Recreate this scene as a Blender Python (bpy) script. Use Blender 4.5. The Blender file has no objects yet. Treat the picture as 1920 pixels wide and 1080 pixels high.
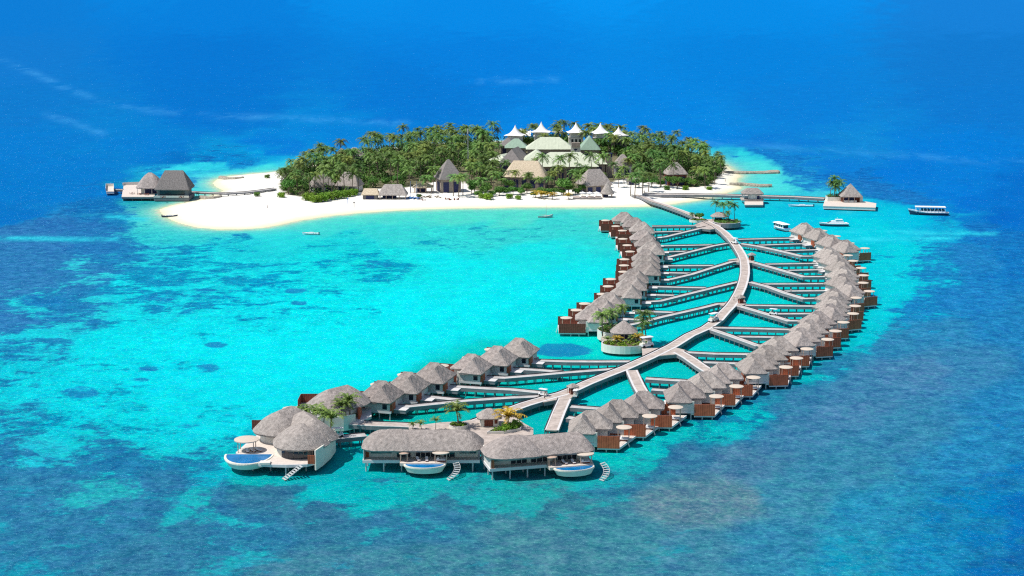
import bpy, math, random
import numpy as np
from mathutils import Vector, Matrix

# ------------------------------------------------------------------ camera, sky, sun, exposure
scene = bpy.context.scene
COL = scene.collection
CAM_H, FPX, CXP, CYP, YH = 125.0, 3000.0, 960.0, 540.0, -60.0
PITCH = math.atan((CYP - YH) / FPX)
cam_d = bpy.data.cameras.new("camera")
cam = bpy.data.objects.new("camera", cam_d)
COL.objects.link(cam)
cam.location = (0, 0, CAM_H)
cam.rotation_euler = (math.pi / 2 - PITCH, 0, 0)
cam_d.lens = FPX / 1920 * 36
cam_d.clip_start = 1.0
cam_d.clip_end = 60000
scene.camera = cam

SUN_DIR = Vector((-0.50, -0.12, 0.86)).normalized()
SUN_EL = math.asin(SUN_DIR.z)
SUN_AZ = math.atan2(SUN_DIR.x, SUN_DIR.y)
world = bpy.data.worlds.new("World")
scene.world = world
world.use_nodes = True
wn, wl = world.node_tree.nodes, world.node_tree.links
wn.clear()
wo = wn.new("ShaderNodeOutputWorld"); wb = wn.new("ShaderNodeBackground"); ws = wn.new("ShaderNodeTexSky")
ws.sky_type = 'NISHITA'; ws.sun_disc = False
ws.sun_elevation = SUN_EL; ws.sun_rotation = SUN_AZ
wb.inputs["Strength"].default_value = 0.10
wl.new(ws.outputs[0], wb.inputs[0]); wl.new(wb.outputs[0], wo.inputs[0])
sd = bpy.data.lights.new("sun", 'SUN'); sd.energy = 4.2; sd.angle = math.radians(0.5); sd.color = (1.0, 0.96, 0.90)
sun = bpy.data.objects.new("sun", sd); COL.objects.link(sun)
sun.rotation_euler = (-SUN_DIR).to_track_quat('-Z', 'Y').to_euler()
scene.view_settings.view_transform = 'Standard'
scene.view_settings.look = 'None'
scene.view_settings.gamma = 1.0
scene.view_settings.exposure = 0.12
scene.cycles.use_denoising = False
scene.cycles.filter_width = 1.2
scene.cycles.sample_clamp_direct = 8.0
scene.cycles.sample_clamp_indirect = 3.0
scene.cycles.max_bounces = 6
scene.cycles.diffuse_bounces = 3
scene.cycles.transparent_max_bounces = 8

RNG = random.Random(11)
cp, sp = math.cos(PITCH), math.sin(PITCH)

def P(px, py, z=0.0):
    "ground point (at height z) seen at a place of the 1920x1080 photograph"
    u, v = (px - CXP) / FPX, (CYP - py) / FPX
    dy, dz = cp + v * sp, -sp + v * cp
    t = (z - CAM_H) / dz
    return Vector((u * t, dy * t, z))

def to_px(X, Y, Z=0.0):
    Zr = Z - CAM_H
    zc = Y * cp - Zr * sp
    yc = Y * sp + Zr * cp
    return CXP + FPX * X / zc, CYP - FPX * yc / zc

# ------------------------------------------------------------------ materials
def s2l(c):
    return tuple((v / 255 / 12.92) if v / 255 <= 0.04045 else ((v / 255 + 0.055) / 1.055) ** 2.4 for v in c)

MATS = {}
def mat(name, color, rough=0.8, noise=0.0, nscale=2.0, spec=0.3, bump=0.0, bscale=None, metallic=0.0,
        color2=None, wave=None, objrand=0.0, detail=4.0, stretch=None):
    if name in MATS: return MATS[name]
    m = bpy.data.materials.new(name); m.use_nodes = True
    nt = m.node_tree; n, l = nt.nodes, nt.links
    b = n["Principled BSDF"]
    b.inputs["Roughness"].default_value = rough
    b.inputs["Specular IOR Level"].default_value = spec
    b.inputs["Metallic"].default_value = metallic
    c1 = (*color, 1)
    b.inputs["Base Color"].default_value = c1
    tc = n.new("ShaderNodeTexCoord")
    src = tc.outputs["Object"]
    if stretch:
        mp = n.new("ShaderNodeMapping"); mp.inputs["Scale"].default_value = stretch
        l.new(src, mp.inputs[0]); src = mp.outputs[0]
    fac = None
    if noise > 0 or color2:
        t = n.new("ShaderNodeTexNoise"); t.inputs["Scale"].default_value = nscale; t.inputs["Detail"].default_value = detail
        t.inputs["Roughness"].default_value = 0.65
        l.new(src, t.inputs["Vector"])
        r = n.new("ShaderNodeMapRange"); r.inputs[1].default_value = 0.32; r.inputs[2].default_value = 0.68
        l.new(t.outputs["Fac"], r.inputs[0]); fac = r.outputs[0]
    cur = None
    if fac is not None:
        mx = n.new("ShaderNodeMix"); mx.data_type = 'RGBA'
        lo = tuple(c * (1 - noise) for c in color)
        hi = color2 if color2 else tuple(min(1, c * (1 + noise)) for c in color)
        mx.inputs[6].default_value = (*lo, 1); mx.inputs[7].default_value = (*hi, 1)
        l.new(fac, mx.inputs[0]); cur = mx.outputs[2]
    if wave:   # plank joints: (axis, planks per metre, joint darkness)
        w = n.new("ShaderNodeTexWave"); w.wave_type = 'BANDS'; w.bands_direction = wave[0]
        w.inputs["Scale"].default_value = wave[1]; w.inputs["Distortion"].default_value = 0.15
        l.new(tc.outputs["Object"], w.inputs["Vector"])
        r2 = n.new("ShaderNodeMapRange"); r2.inputs[1].default_value = 0.0; r2.inputs[2].default_value = 0.35
        r2.inputs[3].default_value = 1 - wave[2]; r2.inputs[4].default_value = 1.0
        l.new(w.outputs["Fac"], r2.inputs[0])
        mm = n.new("ShaderNodeMix"); mm.data_type = 'RGBA'; mm.blend_type = 'MULTIPLY'; mm.inputs[0].default_value = 1
        if cur is not None: l.new(cur, mm.inputs[6])
        else: mm.inputs[6].default_value = c1
        l.new(r2.outputs[0], mm.inputs[7]); cur = mm.outputs[2]
    if objrand > 0:
        oi = n.new("ShaderNodeObjectInfo")
        hsv = n.new("ShaderNodeHueSaturation")
        ra = n.new("ShaderNodeMapRange"); ra.inputs[3].default_value = 1 - objrand; ra.inputs[4].default_value = 1 + objrand
        l.new(oi.outputs["Random"], ra.inputs[0]); l.new(ra.outputs[0], hsv.inputs["Value"])
        rh = n.new("ShaderNodeMapRange"); rh.inputs[3].default_value = 0.5 - objrand * 0.09; rh.inputs[4].default_value = 0.5 + objrand * 0.05
        mu = n.new("ShaderNodeMath"); mu.operation = 'FRACT'; m7 = n.new("ShaderNodeMath"); m7.operation = 'MULTIPLY'; m7.inputs[1].default_value = 7.13
        l.new(oi.outputs["Random"], m7.inputs[0]); l.new(m7.outputs[0], mu.inputs[0]); l.new(mu.outputs[0], rh.inputs[0]); l.new(rh.outputs[0], hsv.inputs["Hue"])
        if cur is not None: l.new(cur, hsv.inputs["Color"])
        else: hsv.inputs["Color"].default_value = c1
        cur = hsv.outputs[0]
    if cur is not None: l.new(cur, b.inputs["Base Color"])
    if bump > 0:
        t2 = n.new("ShaderNodeTexNoise"); t2.inputs["Scale"].default_value = bscale or nscale; t2.inputs["Detail"].default_value = 5
        l.new(src, t2.inputs["Vector"])
        bp = n.new("ShaderNodeBump"); bp.inputs["Strength"].default_value = bump; bp.inputs["Distance"].default_value = 0.3
        l.new(t2.outputs["Fac"], bp.inputs["Height"]); l.new(bp.outputs[0], b.inputs["Normal"])
    MATS[name] = m
    return m

M_THATCH = mat("grey_thatch", (0.345, 0.305, 0.28), 0.95, 0.30, 1.1, 0.05, 0.9, 4.5, color2=(0.475, 0.42, 0.385), detail=10, objrand=0.12)
M_THATCH_D = mat("dark_thatch", (0.17, 0.155, 0.15), 0.95, 0.30, 2.0, 0.05, 0.9, 2.6, color2=(0.28, 0.26, 0.25), detail=8)
M_THATCH_T = mat("tan_thatch", (0.60, 0.48, 0.33), 0.95, 0.25, 2.0, 0.05, 0.8, 2.6, color2=(0.74, 0.62, 0.46), detail=8)
M_DECK = mat("weathered_deck", (0.44, 0.37, 0.325), 0.85, 0.18, 0.5, 0.15, color2=(0.59, 0.505, 0.45), detail=7)
M_DECKW = mat("bleached_deck", (0.45, 0.42, 0.40), 0.85, 0.14, 0.5, 0.15, color2=(0.60, 0.57, 0.55), detail=7)
M_EDGE = mat("pale_kerb", (0.66, 0.64, 0.63), 0.8, 0.06, 1.0, 0.2)
M_FASCIA = mat("grey_fascia", (0.20, 0.205, 0.22), 0.85, 0.14, 0.8, 0.15)
M_RAIL = mat("dark_rail", (0.05, 0.045, 0.05), 0.7, 0.2, 2.0)
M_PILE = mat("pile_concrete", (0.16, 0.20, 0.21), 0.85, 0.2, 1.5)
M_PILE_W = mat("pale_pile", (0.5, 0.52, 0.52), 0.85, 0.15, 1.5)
M_WHITE = mat("white_wall", (0.66, 0.64, 0.60), 0.85, 0.08, 0.8, 0.2)
M_CREAM = mat("cream_render", (0.74, 0.71, 0.62), 0.85, 0.08, 0.7, 0.2)
M_TERRACE = mat("terrace_floor", (0.66, 0.58, 0.51), 0.8, 0.1, 1.0, 0.2)
M_BROWN = mat("reddish_wood", (0.46, 0.125, 0.06), 0.7, 0.22, 0.8, 0.2, wave=('X', 0.5, 0.35))
M_BROWN_D = mat("dark_wood", (0.20, 0.062, 0.042), 0.7, 0.25, 1.5, 0.2, wave=('X', 0.5, 0.35))
M_GLASS = mat("dark_glass", (0.02, 0.03, 0.045), 0.12, 0.2, 0.8, 0.6)
M_CANVAS = mat("cream_canvas", (0.60, 0.51, 0.42), 0.8, 0.06, 1.5, 0.2)
M_CUSHION = mat("white_cushion", (0.82, 0.80, 0.80), 0.8, 0.04, 2.0, 0.2)
M_POLE = mat("pole_wood", (0.50, 0.36, 0.28), 0.7, 0.15, 2.0)
M_POOL = mat("pool_water", (0.004, 0.17, 0.42), 0.08, 0.25, 0.5, 0.35, 0.12, 1.2)
M_TRUNK = mat("palm_trunk", (0.20, 0.16, 0.12), 0.95, 0.25, 2.0, 0.1)
M_FROND = mat("palm_frond", (0.042, 0.14, 0.028), 0.55, 0.30, 0.5, 0.3, color2=(0.17, 0.32, 0.06), objrand=0.36)
M_FROND_O = mat("olive_palm_frond", (0.065, 0.15, 0.025), 0.55, 0.35, 0.5, 0.3, color2=(0.23, 0.32, 0.06), objrand=0.34)
M_FROND_L = mat("fresh_palm_frond", (0.07, 0.16, 0.025), 0.55, 0.35, 0.9, 0.35, color2=(0.20, 0.29, 0.05), objrand=0.2)
M_FROND_Y = mat("yellow_palm_frond", (0.36, 0.24, 0.02), 0.55, 0.3, 0.9, 0.35, color2=(0.55, 0.42, 0.03), objrand=0.15)
M_LEAF = mat("broad_leaf", (0.035, 0.16, 0.018), 0.6, 0.4, 0.7, 0.3, color2=(0.13, 0.30, 0.04), objrand=0.25)
M_LEAF_B = mat("bright_leaf", (0.11, 0.27, 0.015), 0.6, 0.3, 0.7, 0.3, color2=(0.22, 0.40, 0.03), objrand=0.15)
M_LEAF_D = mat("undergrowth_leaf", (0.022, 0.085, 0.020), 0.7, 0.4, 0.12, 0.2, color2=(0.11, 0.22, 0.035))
M_STONE = mat("coral_stone", (0.36, 0.32, 0.26), 0.95, 0.35, 1.2, 0.1, 0.8, 1.5)
M_GREENROOF = mat("pale_green_metal", (0.60, 0.64, 0.49), 0.55, 0.08, 0.5, 0.3, wave=('X', 0.35, 0.10))
M_GREENROOF_D = mat("green_metal", (0.30, 0.42, 0.32), 0.55, 0.08, 0.5, 0.3, wave=('X', 0.35, 0.10))
M_STONEWALL = mat("taupe_wall", (0.30, 0.25, 0.21), 0.9, 0.18, 0.6, 0.15)
M_TENT = mat("white_tent_fabric", (0.84, 0.83, 0.82), 0.75, 0.03, 1.0, 0.2)
M_HULL_W = mat("white_gelcoat", (0.82, 0.83, 0.84), 0.3, 0.03, 1.0, 0.4)
M_HULL_D = mat("navy_hull", (0.03, 0.05, 0.10), 0.35, 0.1, 1.0, 0.4)
M_BLUE = mat("blue_hull", (0.06, 0.22, 0.55), 0.4, 0.1, 1.0, 0.4)
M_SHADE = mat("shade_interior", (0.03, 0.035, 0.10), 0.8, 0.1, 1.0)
M_CLOTH = mat("dark_clothing", (0.06, 0.06, 0.08), 0.9, 0.2, 3.0)
M_SKIN = mat("skin", (0.42, 0.26, 0.18), 0.7, 0.1, 5.0)
M_TYRE = mat("black_rubber", (0.02, 0.02, 0.02), 0.8, 0.1, 2.0)
M_SOIL = mat("planter_soil", (0.12, 0.09, 0.05), 0.95, 0.3, 1.0)
M_GREYROOF = mat("grey_shingle", (0.26, 0.235, 0.225), 0.9, 0.15, 0.8, 0.1, wave=('X', 0.5, 0.12))

# ------------------------------------------------------------------ object bookkeeping
KIDS = {}
def _link(o, parent=None):
    COL.objects.link(o)
    if parent is not None:
        o.parent = parent
        KIDS.setdefault(parent.name, []).append(o)
    return o

def tag(o, label=None, cat=None, group=None, kind=None):
    if label: o["label"] = label
    if cat: o["category"] = cat
    if group: o["group"] = group
    if kind: o["kind"] = kind
    return o

def thing(name, label, cat, loc=(0, 0, 0), rz=0.0, group=None):
    o = bpy.data.objects.new(name, None)
    o.empty_display_size = 0.5
    _link(o)
    o.location = loc; o.rotation_euler = (0, 0, rz)
    return tag(o, label, cat, group)

def dup(o, parent=None, loc=None, rz=None, sc=None, label=None, group=None):
    c = o.copy()
    COL.objects.link(c)
    c.parent = parent
    if parent is not None: KIDS.setdefault(parent.name, []).append(c)
    if loc is not None: c.location = loc
    if rz is not None: c.rotation_euler = (0, 0, rz)
    if sc is not None: c.scale = (sc, sc, sc)
    if label: c["label"] = label
    if group: c["group"] = group
    for k in list(KIDS.get(o.name, [])):
        dup(k, c)
    return c

class MB:
    "collects faces and links them as one mesh object"
    def __init__(s): s.v = []; s.f = []; s.mi = []; s.cur = 0
    def add(s, vs, fs):
        o = len(s.v); s.v += [tuple(v) for v in vs]
        for f in fs: s.f.append([i + o for i in f]); s.mi.append(s.cur)
        return s
    def box(s, x0, x1, y0, y1, z0, z1, mtx=None):
        vs = [(x, y, z) for z in (z0, z1) for y in (y0, y1) for x in (x0, x1)]
        if mtx is not None: vs = [mtx @ Vector(v) for v in vs]
        return s.add(vs, [(0, 2, 3, 1), (4, 5, 7, 6), (0, 1, 5, 4), (2, 6, 7, 3), (0, 4, 6, 2), (1, 3, 7, 5)])
    def prism(s, poly, z0, z1, top=True, bottom=True):
        n = len(poly)
        a = sum(poly[i][0] * poly[(i + 1) % n][1] - poly[(i + 1) % n][0] * poly[i][1] for i in range(n))
        if a < 0: poly = poly[::-1]
        vs = [(p[0], p[1], z0) for p in poly] + [(p[0], p[1], z1) for p in poly]
        fs = [(i, (i + 1) % n, n + (i + 1) % n, n + i) for i in range(n)]
        if top: fs.append(tuple(range(n, 2 * n)))
        if bottom: fs.append(tuple(range(n - 1, -1, -1)))
        return s.add(vs, fs)
    def tube(s, a, b, r0, r1=None, n=6, cap=True):
        a, b = Vector(a), Vector(b); r1 = r0 if r1 is None else r1
        d = (b - a); q = d.to_track_quat('Z', 'Y')
        vs = []
        for p, r in ((a, r0), (b, r1)):
            for i in range(n):
                t = 2 * math.pi * i / n
                vs.append(p + q @ Vector((r * math.cos(t), r * math.sin(t), 0)))
        fs = [(i, (i + 1) % n, n + (i + 1) % n, n + i) for i in range(n)]
        if cap: fs += [tuple(range(n - 1, -1, -1)), tuple(range(n, 2 * n))]
        return s.add(vs, fs)
    def path_tube(s, pts, rads, n=6):
        for i in range(len(pts) - 1): s.tube(pts[i], pts[i + 1], rads[i], rads[i + 1], n, cap=(i == len(pts) - 2))
        return s
    def lathe(s, prof, n=24, cx=0, cy=0, sx=1, sy=1, close=False):
        vs = []; m = len(prof)
        for i in range(n):
            t = 2 * math.pi * i / n
            for r, z in prof: vs.append((cx + r * math.cos(t) * sx, cy + r * math.sin(t) * sy, z))
        fs = []
        for i in range(n):
            j = (i + 1) % n
            for k in range(m - 1): fs.append((i * m + k, j * m + k, j * m + k + 1, i * m + k + 1))
        return s.add(vs, fs)
    def build(s, name, material, parent=None, smooth=False, loc=None, rz=None):
        me = bpy.data.meshes.new(name)
        me.from_pydata(s.v, [], s.f)
        ms = material if isinstance(material, (list, tuple)) else [material]
        for m in ms: me.materials.append(m)
        if len(ms) > 1: me.polygons.foreach_set("material_index", s.mi)
        if smooth: me.polygons.foreach_set("use_smooth", [True] * len(me.polygons))
        me.update()
        o = bpy.data.objects.new(name, me)
        _link(o, parent)
        if loc is not None: o.location = loc
        if rz is not None: o.rotation_euler = (0, 0, rz)
        return o

def ring_rect(hx, hy, cr, n=9):
    "rounded rectangle outline, counter-clockwise"
    cr = min(cr, hx, hy); pts = []
    for cx, cy, a0 in ((hx - cr, hy - cr, 0), (-hx + cr, hy - cr, 90), (-hx + cr, -hy + cr, 180), (hx - cr, -hy + cr, 270)):
        for i in range(n):
            a = math.radians(a0 + 90 * i / (n - 1))
            pts.append((cx + cr * math.cos(a), cy + cr * math.sin(a)))
    out = []
    for i in range(len(pts)):          # subdivide the straight runs
        a, b = pts[i], pts[(i + 1) % len(pts)]
        d = math.dist(a, b); k = max(1, int(d / 0.9))
        for j in range(k): out.append((a[0] + (b[0] - a[0]) * j / k, a[1] + (b[1] - a[1]) * j / k))
    return out

def roof_shell(mb, cx, cy, hx, hy, z0, z1, cr=1.0, ridge=0.0, axis='x', thick=0.45, bulge=0.10, rot=0.0, seed=1, rough=0.10, nr=7):
    "thick hipped thatch roof, eave outline hx x hy, ridge half length 'ridge'"
    rnd = random.Random(seed)
    out = ring_rect(hx, hy, cr); n = len(out); vs = []; fs = []
    cr_, sr_ = math.cos(rot), math.sin(rot)
    def put(x, y, z): vs.append((cx + x * cr_ - y * sr_, cy + x * sr_ + y * cr_, z))
    for k in range(nr):
        t = k / (nr - 1)
        for x, y in out:
            if axis == 'x': rx, ry = max(-ridge, min(ridge, x)), 0.0
            else: rx, ry = 0.0, max(-ridge, min(ridge, y))
            j = rnd.uniform(-rough, rough) if k < nr - 1 else rnd.uniform(-rough, rough) * 0.5
            f = t
            z = z0 + (z1 - z0) * (t + bulge * math.sin(math.pi * t))
            put(x + (rx - x) * f + j * 0.5, y + (ry - y) * f + j * 0.5, z + j)
    for k in range(nr - 1):
        for i in range(n):
            j = (i + 1) % n
            fs.append((k * n + i, k * n + j, (k + 1) * n + j, (k + 1) * n + i))
    b0 = len(vs)
    for x, y in out: put(x * 0.975, y * 0.975, z0 - thick + rnd.uniform(-0.06, 0.06))
    for i in range(n):
        j = (i + 1) % n
        fs.append((b0 + i, b0 + j, j, i))
    b1 = len(vs)
    for x, y in out: put(x * 0.80, y * 0.80, z0 - thick + 0.15)
    for i in range(n):
        j = (i + 1) % n
        fs.append((b1 + i, b1 + j, b0 + j, b0 + i))
    fs.append(tuple(b1 + i for i in range(n - 1, -1, -1)))
    mb.add(vs, fs)

def hull(mb, L, W, z0, z1, sheer=0.4, bow=0.55, stern=0.75, n=14, top=True):
    "boat hull along +x, bow at +x"
    vs = []; st = []
    for i in range(n):
        t = i / (n - 1); x = -L / 2 + L * t
        if t > 0.45: w = W / 2 * max(0.02, 1 - ((t - 0.45) / 0.55) ** 2.2)
        else: w = W / 2 * (stern + (1 - stern) * (t / 0.45))
        sh = z1 + sheer * (max(0, t - 0.4) / 0.6) ** 2 + 0.1 * (1 - t)
        xb = x - (0.10 * L * (t - 0.6) if t > 0.6 else 0)
        st.append([(x, -w, sh), (xb, -w * 0.72, (z0 + sh) / 2), (xb * 0.98, 0, z0), (xb, w * 0.72, (z0 + sh) / 2), (x, w, sh)])
    for r in st: vs += r
    fs = []
    for i in range(n - 1):
        for k in range(4): fs.append((i * 5 + k, i * 5 + k + 1, (i + 1) * 5 + k + 1, (i + 1) * 5 + k))
        if top: fs.append((i * 5 + 4, i * 5, (i + 1) * 5, (i + 1) * 5 + 4))
    fs.append((0, 4, 3, 2, 1))
    mb.add(vs, fs)

# ------------------------------------------------------------------ the sea: one sheet to the horizon
COAST = [(297,393),(303,402),(318,412),(340,420),(370,427),(410,430),(450,430),(490,428),(520,423),(560,414),(620,405),
 (680,399),(760,394),(850,391),(960,389),(1060,389),(1130,389),(1190,388),(1225,387),(1263,383),(1279,380),(1310,376),
 (1336,371),(1362,362),(1392,353),(1381,344),(1384,334),(1390,330),(1376,320),(1366,313),(1356,307),(1338,300),(1305,291),(1260,281),(1200,272),
 (1100,266),(1000,264),(900,266),(800,270),(730,279),(670,292),(610,305),(565,314),(530,321),(461,327),(424,331),(404,337),
 (398,344),(404,351),(418,357),(395,367),(386,370),(358,377),(321,385)]
COASTW = np.array([P(x, y)[:2] for x, y in COAST])

def poly_sd(X, Y, poly):
    "signed distance to a closed outline, positive inside"
    X = np.asarray(X, float); Y = np.asarray(Y, float)
    d = np.full(X.shape, 1e18); ins = np.zeros(X.shape, bool); n = len(poly)
    for i in range(n):
        ax, ay = poly[i]; bx, by = poly[(i + 1) % n]
        ex, ey = bx - ax, by - ay
        t = np.clip(((X - ax) * ex + (Y - ay) * ey) / (ex * ex + ey * ey), 0, 1)
        d = np.minimum(d, (X - ax - t * ex) ** 2 + (Y - ay - t * ey) ** 2)
        c = ((ay > Y) != (by > Y))
        with np.errstate(divide='ignore', invalid='ignore'):
            xi = (bx - ax) * (Y - ay) / (by - ay) + ax
        ins ^= c & (X < xi)
    d = np.sqrt(d)
    return np.where(ins, d, -d)

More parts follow.
